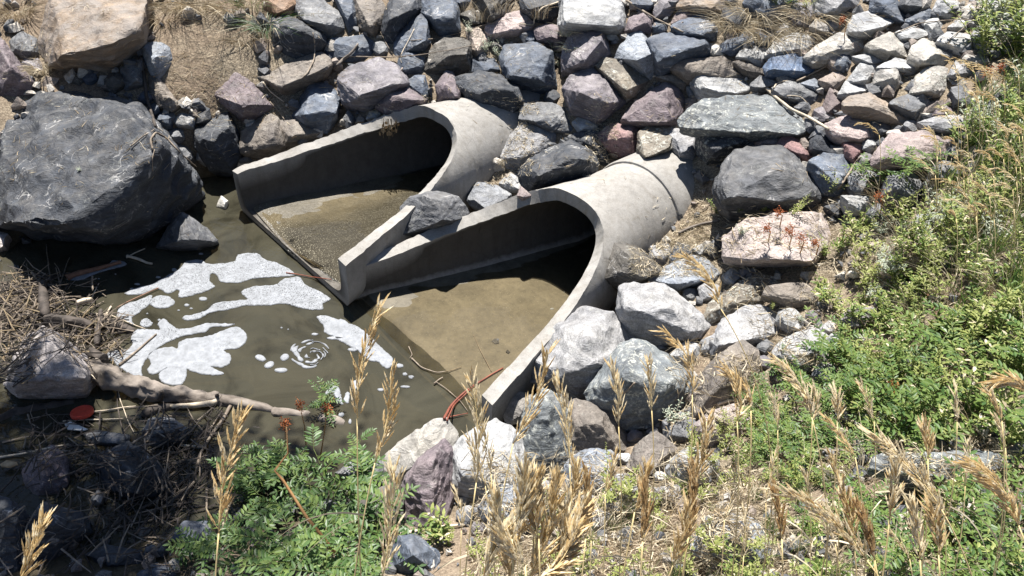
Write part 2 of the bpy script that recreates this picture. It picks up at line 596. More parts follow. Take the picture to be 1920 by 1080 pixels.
def cul_pt(c, u, wv, z):
    du, dw = cul_frame(c)
    return np.array([c['o'][0], c['o'][1], c['z']]) + du * u + dw * wv + np.array([0, 0, z - c['t'] * u])


WZ = 0.095                                   # level of the pool
TP = """F|300,600,-.22 450,650,-.25 600,720,-.22 500,440,-.16 440,400,-.12 230,520,-.10 560,600,-.2 760,760,-.16 640,780,-.15 350,450,-.1
F|60,600,.14 110,690,.12 60,780,.03 250,800,.03 420,830,.02 300,930,.10 60,930,.12 300,1060,.22 520,930,.16 520,1060,.38 30,520,.12
F|820,830,.05 900,930,.30 720,1040,.42 960,1080,.72 980,770,.08 1130,850,.36 1290,800,.52 1480,900,.86 1900,1000,1.35 1680,1070,1.25
F|1200,700,.36 1200,590,.38 1370,620,.58 1540,570,.78 1780,600,1.15 1900,460,1.40 1690,400,1.12 1160,1040,.86
F|1130,600,.20 1240,470,.48 840,420,.16 910,370,.38 1330,260,.95
F|1120,170,.98 1420,230,1.10 1620,200,1.32 1290,90,1.30 1500,20,1.58 1820,60,1.74 1000,50,1.16 700,60,1.02 500,20,1.12 300,60,1.02 100,60,.95
F|620,200,.60 480,220,.55 420,300,.20 290,290,.30 150,300,.42 10,200,.70 350,190,.66 110,460,.04 340,400,-.04"""
tp = []
for ln in TP.split('\n'):
    for a in ln.split('|')[1].split():
        x, y, z = map(float, a.split(','))
        q = at_z(x, y, z)
        tp.append((q[0], q[1], z))
tp += [(-1.2, -0.6, 1.2), (1.2, -0.6, 1.62), (3.5, 0, 2.0), (-5, 1.5, .3), (-6, 5, 1.2), (6, 9, 3.0), (0, 10, 3.0), (-6, 9, 2.8), (5.5, 4, 2.0)]
for ci, u, wv, z in [(1, -.2, .58, .58), (1, -.2, -.58, .60), (1, -.6, .58, .74), (1, -.6, -.58, .74), (1, -.6, 0, .67), (1, -.95, 0, .88), (1, .2, .6, .42), (1, .2, -.6, .46),
                     (0, .37, .62, .86), (0, 0, .62, .95), (0, -.35, 0, .74), (0, -.75, 0, .95), (0, 0, -.6, .55), (0, 1.0, .85, .5), (0, 1.6, .9, .2)]:
    q = cul_pt(CULV[ci], u, wv, 0)
    tp.append((q[0], q[1], z))
tp = np.array(tp)


def tps_k(r2):
    return 0.5 * r2 * np.log(r2 + 1e-9)


d2 = ((tp[:, None, :2] - tp[None, :, :2]) ** 2).sum(2)
Kn = len(tp)
A = np.zeros((Kn + 3, Kn + 3))
A[:Kn, :Kn] = tps_k(d2) + np.eye(Kn) * 0.04
A[:Kn, Kn] = 1
A[:Kn, Kn + 1:] = tp[:, :2]
A[Kn:, :Kn] = A[:Kn, Kn:].T
TW = np.linalg.solve(A, np.concatenate([tp[:, 2], np.zeros(3)]))


def terr(x, y):
    x = np.asarray(x, float)
    y = np.asarray(y, float)
    xc, yc = np.clip(x, -6.5, 6.5), np.clip(y, -1.5, 10)
    out = TW[Kn] + TW[Kn + 1] * xc + TW[Kn + 2] * yc
    for (a, b, _), wt in zip(tp, TW[:Kn]):
        out = out + wt * tps_k((xc - a) ** 2 + (yc - b) ** 2)
    far = np.hypot(x - xc, y - yc)
    return np.clip(out + 0.03 * far, -0.45, 3.4)


def terr_hit(px, py):
    d = ray(px, py)
    ts = np.linspace(0.6, 12, 400)
    P = CAMP[None] + ts[:, None] * d[None]
    below = P[:, 2] < terr(P[:, 0], P[:, 1])
    i = int(np.argmax(below)) if below.any() else len(ts) - 1
    return CAMP + d * ts[i], ts[i]


# ---------------------------------------------------------------- culverts
def sec_par(u):
    s = min(max(u / CL, 0), 1) ** CWE
    a = CR + (CW / 2 - CR) * s
    nn = 2 + (CN - 2) * s + 5.0 * s ** 5
    if u <= CUC:
        zr = 2 * CR
    else:
        t = (u - CUC) / (CL - CUC)
        zr = 2 * CR + (CHH - 2 * CR) * t ** CZE
    return a, nn, zr


def low_n(a, nn):
    """the lower half of the flared section is squarer"""
    return nn + 2.2 * max(0.0, (a - CR) / (CW / 2 - CR)) ** 0.7


def sec_pt(a, nn, th, off=0.0):
    c, s = math.cos(th), math.sin(th)
    if s < 0:
        nn = low_n(a, nn)
    x = (a + off) * math.copysign(abs(c) ** (2 / nn), c)
    z = CR + (CR + off) * math.copysign(abs(s) ** (2 / nn), s)
    return x, z


def carve_test(x, y, z):
    """True where the ground would poke into a culvert"""
    res = np.zeros(x.shape, bool)
    for c in CULV:
        du, dw = cul_frame(c)
        rx, ry = x - c['o'][0], y - c['o'][1]
        u = rx * du[0] + ry * du[1]
        wv = np.abs(rx * dw[0] + ry * dw[1])
        zl = z - c['z'] + c['t'] * u
        s = np.clip(u / CL, 0, 1) ** CWE
        a = CR + (CW / 2 - CR) * s + CT * 0.75
        nn = 2 + (CN - 2) * s
        c2 = CR + CT * 0.75
        zz = np.clip((zl - CR) / c2, -1, 1)
        half = a * np.clip(1 - np.abs(zz) ** nn, 0, 1) ** (1 / nn)
        low = zl < CR
        half = np.where(low, a, half)
        res |= (u > -3.3) & (u < CL + 0.02) & (wv < half) & (zl < 2 * CR + CT * 0.7)
    return res


def build_ground():
    def axis(lo, hi, step, far):
        a = list(np.arange(lo, hi + 1e-6, step))
        g, s = [], step * 2
        x = hi
        while x < far:
            x += s
            s *= 1.35
            g.append(x)
        h, s = [], step * 2
        x = lo
        while x > -far:
            x -= s
            s *= 1.35
            h.append(x)
        return np.array(h[::-1] + a + g)
    xs = axis(-3.6, 4.6, 0.028, 90)
    ys = axis(0.3, 7.6, 0.028, 90)
    X, Y = np.meshgrid(xs, ys)
    Z = terr(X, Y)
    rough = np.zeros_like(Z)
    rng = np.random.default_rng(3)
    for k in range(40):
        fx, fy = rng.normal(0, 1, 2) * (2.5 + k * 0.5)
        rough += np.sin(X * fx + Y * fy + rng.uniform(0, 6.28)) * 0.02 / (1 + k * 0.12)
    Z = Z + rough * 0.22 - 0.07
    cv = carve_test(X, Y, Z)
    ny, nx = X.shape
    V = np.stack([X.ravel(), Y.ravel(), Z.ravel()], 1)
    idx = np.arange(nx * ny).reshape(ny, nx)
    F = np.stack([idx[:-1, :-1].ravel(), idx[:-1, 1:].ravel(), idx[1:, 1:].ravel(), idx[1:, :-1].ravel()], 1)
    cf = cv.ravel()
    F = F[~cf[F].all(1)]
    me = bpy.data.meshes.new('ground')
    me.from_pydata(V.tolist(), [], F.tolist())
    me.materials.append(M['ground'])
    me.polygons.foreach_set('use_smooth', [True] * len(me.polygons))
    o = link('ground', me, kind='structure')
    o['label'] = 'brown soil and straw of the creek bank and bed'
    return V, F


BV, BF = [], []                               # triangles the rays can hit


def reg(vs, fs):
    b = len(BV)
    BV.extend([tuple(v) for v in vs])
    BF.extend([tuple(int(i) + b for i in f) for f in fs])


GV, GF = build_ground()
reg(GV, GF)


def build_culvert(ci, label):
    c = CULV[ci]
    us = list(np.linspace(-3.2, 0, 30)[:-1]) + list(np.linspace(0, CUC, 10)) + list(CUC + (CL - CUC) * np.linspace(0, 1, 84)[1:] ** 2.0)
    NT = 57
    rows_i, rows_o = [], []
    for u in us:
        a, nn, zr = sec_par(u)
        q = min(max((zr - CR) / CR, -1), 1)
        sgn = math.copysign(abs(q) ** ((low_n(a, nn) if q < 0 else nn) / 2), q)
        thr = math.asin(min(1, max(-1, sgn)))
        ri, ro = [], []
        for j in range(NT):
            tau = -1 + 2 * j / (NT - 1)
            th = abs(tau) * (thr + math.pi / 2) - math.pi / 2
            sg = 1 if tau >= 0 else -1
            xi, zi = sec_pt(a, nn, th)
            xo, zo = sec_pt(a, nn, th, CT)
            pi_ = cul_pt(c, u, sg * xi, zi)
            po = cul_pt(c, u, sg * xo, zo)
            # uneven, hand finished edge
            e = max(0, abs(tau) - 0.9) * 10 if u > CUC - 0.02 else 0
            n1 = noise.noise(Vector(po) * 9) * 0.008 + noise.noise(Vector(po) * 31) * 0.007 - 0.012 * max(0, noise.noise(Vector(po) * 17 + Vector((8, 1, 0))) - .25)
            n2 = noise.noise(Vector(pi_) * 7 + Vector((5, 0, 0))) * 0.003
            po = po + np.array([0, 0, 1]) * n1 * (0.3 + e)
            pi_ = pi_ + np.array([0, 0, 1]) * (n1 * 0.9 * e + n2)
            ri.append(pi_)
            ro.append(po)
        rows_i.append(ri)
        rows_o.append(ro)
    nU = len(us)
    V = [p for r in rows_i for p in r] + [p for r in rows_o for p in r]
    I = lambda i, j: i * NT + j
    O = lambda i, j: nU * NT + i * NT + j
    F = []
    for i in range(nU - 1):
        for j in range(NT - 1):
            F.append((I(i, j), I(i + 1, j), I(i + 1, j + 1), I(i, j + 1)))
            F.append((O(i, j), O(i, j + 1), O(i + 1, j + 1), O(i + 1, j)))
        if us[i] >= CUC - 1e-6:
            F.append((I(i, 0), O(i, 0), O(i + 1, 0), I(i + 1, 0)))
            F.append((I(i, NT - 1), I(i + 1, NT - 1), O(i + 1, NT - 1), O(i, NT - 1)))
    for j in range(NT - 1):
        F.append((I(nU - 1, j), O(nU - 1, j), O(nU - 1, j + 1), I(nU - 1, j + 1)))
    me = bpy.data.meshes.new('end_section')
    me.from_pydata([tuple(v) for v in V], [], F)
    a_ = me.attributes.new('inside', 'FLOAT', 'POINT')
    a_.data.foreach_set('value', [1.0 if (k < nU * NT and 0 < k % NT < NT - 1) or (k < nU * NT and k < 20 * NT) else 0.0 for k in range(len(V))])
    bm = bmesh.new()
    bm.from_mesh(me)
    bmesh.ops.remove_doubles(bm, verts=bm.verts, dist=0.0008)
    bmesh.ops.recalc_face_normals(bm, faces=bm.faces)
    # soften the arrises a little
    ed = [e for e in bm.edges if len(e.link_faces) == 2 and e.calc_face_angle(0) > math.radians(55)]
    bmesh.ops.bevel(bm, geom=ed, offset=0.007, segments=2, affect='EDGES', clamp_overlap=True)
    for f in bm.faces:
        f.smooth = True
    bm.to_mesh(me)
    bm.free()
    me.set_sharp_from_angle(angle=math.radians(50))
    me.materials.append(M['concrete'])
    org = cul_pt(c, CL * 0.5, 0, 0)
    root = link('culvert_outlet', None, loc=org)
    lab(root, label, 'culvert', 'concrete culvert outlets')
    me.transform(Matrix.Translation(-Vector(org)))
    link('end_section', me, root)
    reg([np.array(v.co) + org for v in me.vertices], [p.vertices for p in me.polygons])
    # the bell of the buried pipe behind
    bvs, bfs = [], []
    prof = [(-0.29, CT - 0.005), (-0.295, CT + 0.014), (-0.31, CT + 0.022), (-0.55, CT + 0.026), (-0.9, CT + 0.026), (-1.9, CT + 0.026)]
    NS = 64
    for (u, off) in prof:
        for k in range(NS):
            th = 2 * math.pi * k / NS
            x, z = sec_pt(CR, 2, th, off)
            bvs.append(cul_pt(c, u, x, z) - org)
    for i in range(len(prof) - 1):
        for k in range(NS):
            k2 = (k + 1) % NS
            bfs.append((i * NS + k, (i + 1) * NS + k, (i + 1) * NS + k2, i * NS + k2))
    bme = new_mesh('pipe_bell', bvs, bfs, M['concrete'], True)
    bme.set_sharp_from_angle(angle=math.radians(40))
    link('pipe_bell', bme, root)
    reg([v + org for v in np.array(bvs)], bfs)
    return root


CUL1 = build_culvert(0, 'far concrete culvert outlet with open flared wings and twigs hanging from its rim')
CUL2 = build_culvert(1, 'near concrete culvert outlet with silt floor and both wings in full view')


# silt on the culvert floors and the water over it
def on_pipe(p, grow=0.02):
    for c in CULV:
        du, dw = cul_frame(c)
        r = np.array(p) - np.array([c['o'][0], c['o'][1], c['z']])
        u, wv = float(r @ du), abs(float(r @ dw))
        if -1.3 < u < CL + .03:
            s_ = min(max(u / CL, 0), 1) ** CWE
            a = CR + (CW / 2 - CR) * s_ + CT + grow
            z = r[2] + c['t'] * u
            if wv < a and abs(z - CR) < CR + CT + grow and (wv / a) ** 2.2 + (abs(z - CR) / (CR + CT + grow)) ** 2.2 < 1.03:
                return True
    return False


def floor_sheet(name, c, zfun, mat, u0, u1, nu, nw, attrs=None, **props):
    V, F = [], []
    at = {k: [] for k in (attrs or {})}
    for i in range(nu):
        u = u0 + (u1 - u0) * i / (nu - 1)
        a, nn, zr = sec_par(u)
        for j in range(nw):
            q = -1 + 2 * j / (nw - 1)
            z = zfun(u, q)
            # half width of the channel at this height, into the wall a little
            zl = z + c['t'] * u - c['z'] + 0.0
            rel = min(1, max(0, (CR - max(zl, 0.0)) / CR))
            nl = low_n(a, nn)
            hw = a * max(0.0, 1 - rel ** nl) ** (1 / nl) + 0.02
            p = cul_pt(c, u, q * hw, 0)
            p[2] = z
            V.append(p)
            for k, fn in (attrs or {}).items():
                at[k].append(fn(u, q))
    for i in range(nu - 1):
        for j in range(nw - 1):
            F.append((i * nw + j, i * nw + j + 1, (i + 1) * nw + j + 1, (i + 1) * nw + j))
    me = new_mesh(name, V, F, mat, True)
    for k, vals in at.items():
        a_ = me.attributes.new(k, 'FLOAT', 'POINT')
        a_.data.foreach_set('value', [float(x) for x in vals])
    o = link(name, me, **props)
    return o, V, F


def nz(x, y, s=1.0, k=0.0):
    return noise.fractal(Vector((x * s, y * s, k)), 1.0, 2.0, 4)


def silt2(u, q):
    edge = max(0, (u - (CL - 0.10)) / 0.10)
    return WZ + 0.006 + 0.006 * nz(u, q, 3) + 0.012 * max(0, q) - 0.10 * edge ** 2


floor_sheet('silt', CULV[1], silt2, M['silt'], -1.7, CL + 0.0, 60, 24, kind='structure', label='brown silt covering the floor of the near culvert')


def film1z(u):
    return 0.168 - 0.03 * max(0, (u - CL + 0.12) / 0.12) ** 2


def silt1(u, q):
    return film1z(u) - 0.010 + 0.010 * nz(u, q, 4, 3) + 0.035 * max(0, q - 0.35) * (1 if u > 0.5 else 0)


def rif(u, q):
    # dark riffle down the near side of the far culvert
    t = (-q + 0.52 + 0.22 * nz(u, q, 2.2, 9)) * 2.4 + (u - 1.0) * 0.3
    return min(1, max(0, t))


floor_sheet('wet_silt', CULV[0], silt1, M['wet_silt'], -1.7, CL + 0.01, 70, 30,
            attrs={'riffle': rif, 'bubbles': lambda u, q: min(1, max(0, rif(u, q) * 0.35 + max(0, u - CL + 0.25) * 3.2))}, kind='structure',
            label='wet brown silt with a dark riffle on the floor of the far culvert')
floor_sheet('shallow_water', CULV[0], lambda u, q: film1z(u) + 0.003 * nz(u, q, 5, 1), M['film'], -1.7, CL - 0.01, 60, 24, kind='structure',
            label='thin clear water running out of the far culvert')


floor_sheet('shallow_water', CULV[1], lambda u, q: WZ + 0.016 - 0.012 * max(0, (u - CL + 0.12) / 0.12) ** 2, M['film'], -1.7, CL - 0.005, 60, 24, kind='structure',
            label='thin clear water standing on the silt of the near culvert')


def build_water():
    xs = np.linspace(-5.5, 1.3, 60)
    ys = np.linspace(0.4, 6.3, 60)
    X, Y = np.meshgrid(xs, ys)
    V = np.stack([X.ravel(), Y.ravel(), np.full(X.size, WZ)], 1)
    idx = np.arange(X.size).reshape(X.shape)
    F = np.stack([idx[:-1, :-1].ravel(), idx[:-1, 1:].ravel(), idx[1:, 1:].ravel(), idx[1:, :-1].ravel()], 1)
    # only where the ground lies near or under the water, and not inside the far culvert
    T = terr(X, Y).ravel()
    keep = [f for f in F if min(T[i] for i in f) < WZ + 0.16]
    me = new_mesh('water', V, keep, M['water'])
    o = link('water', me, kind='structure', label='murky brown pool at the culvert mouths')


build_water()

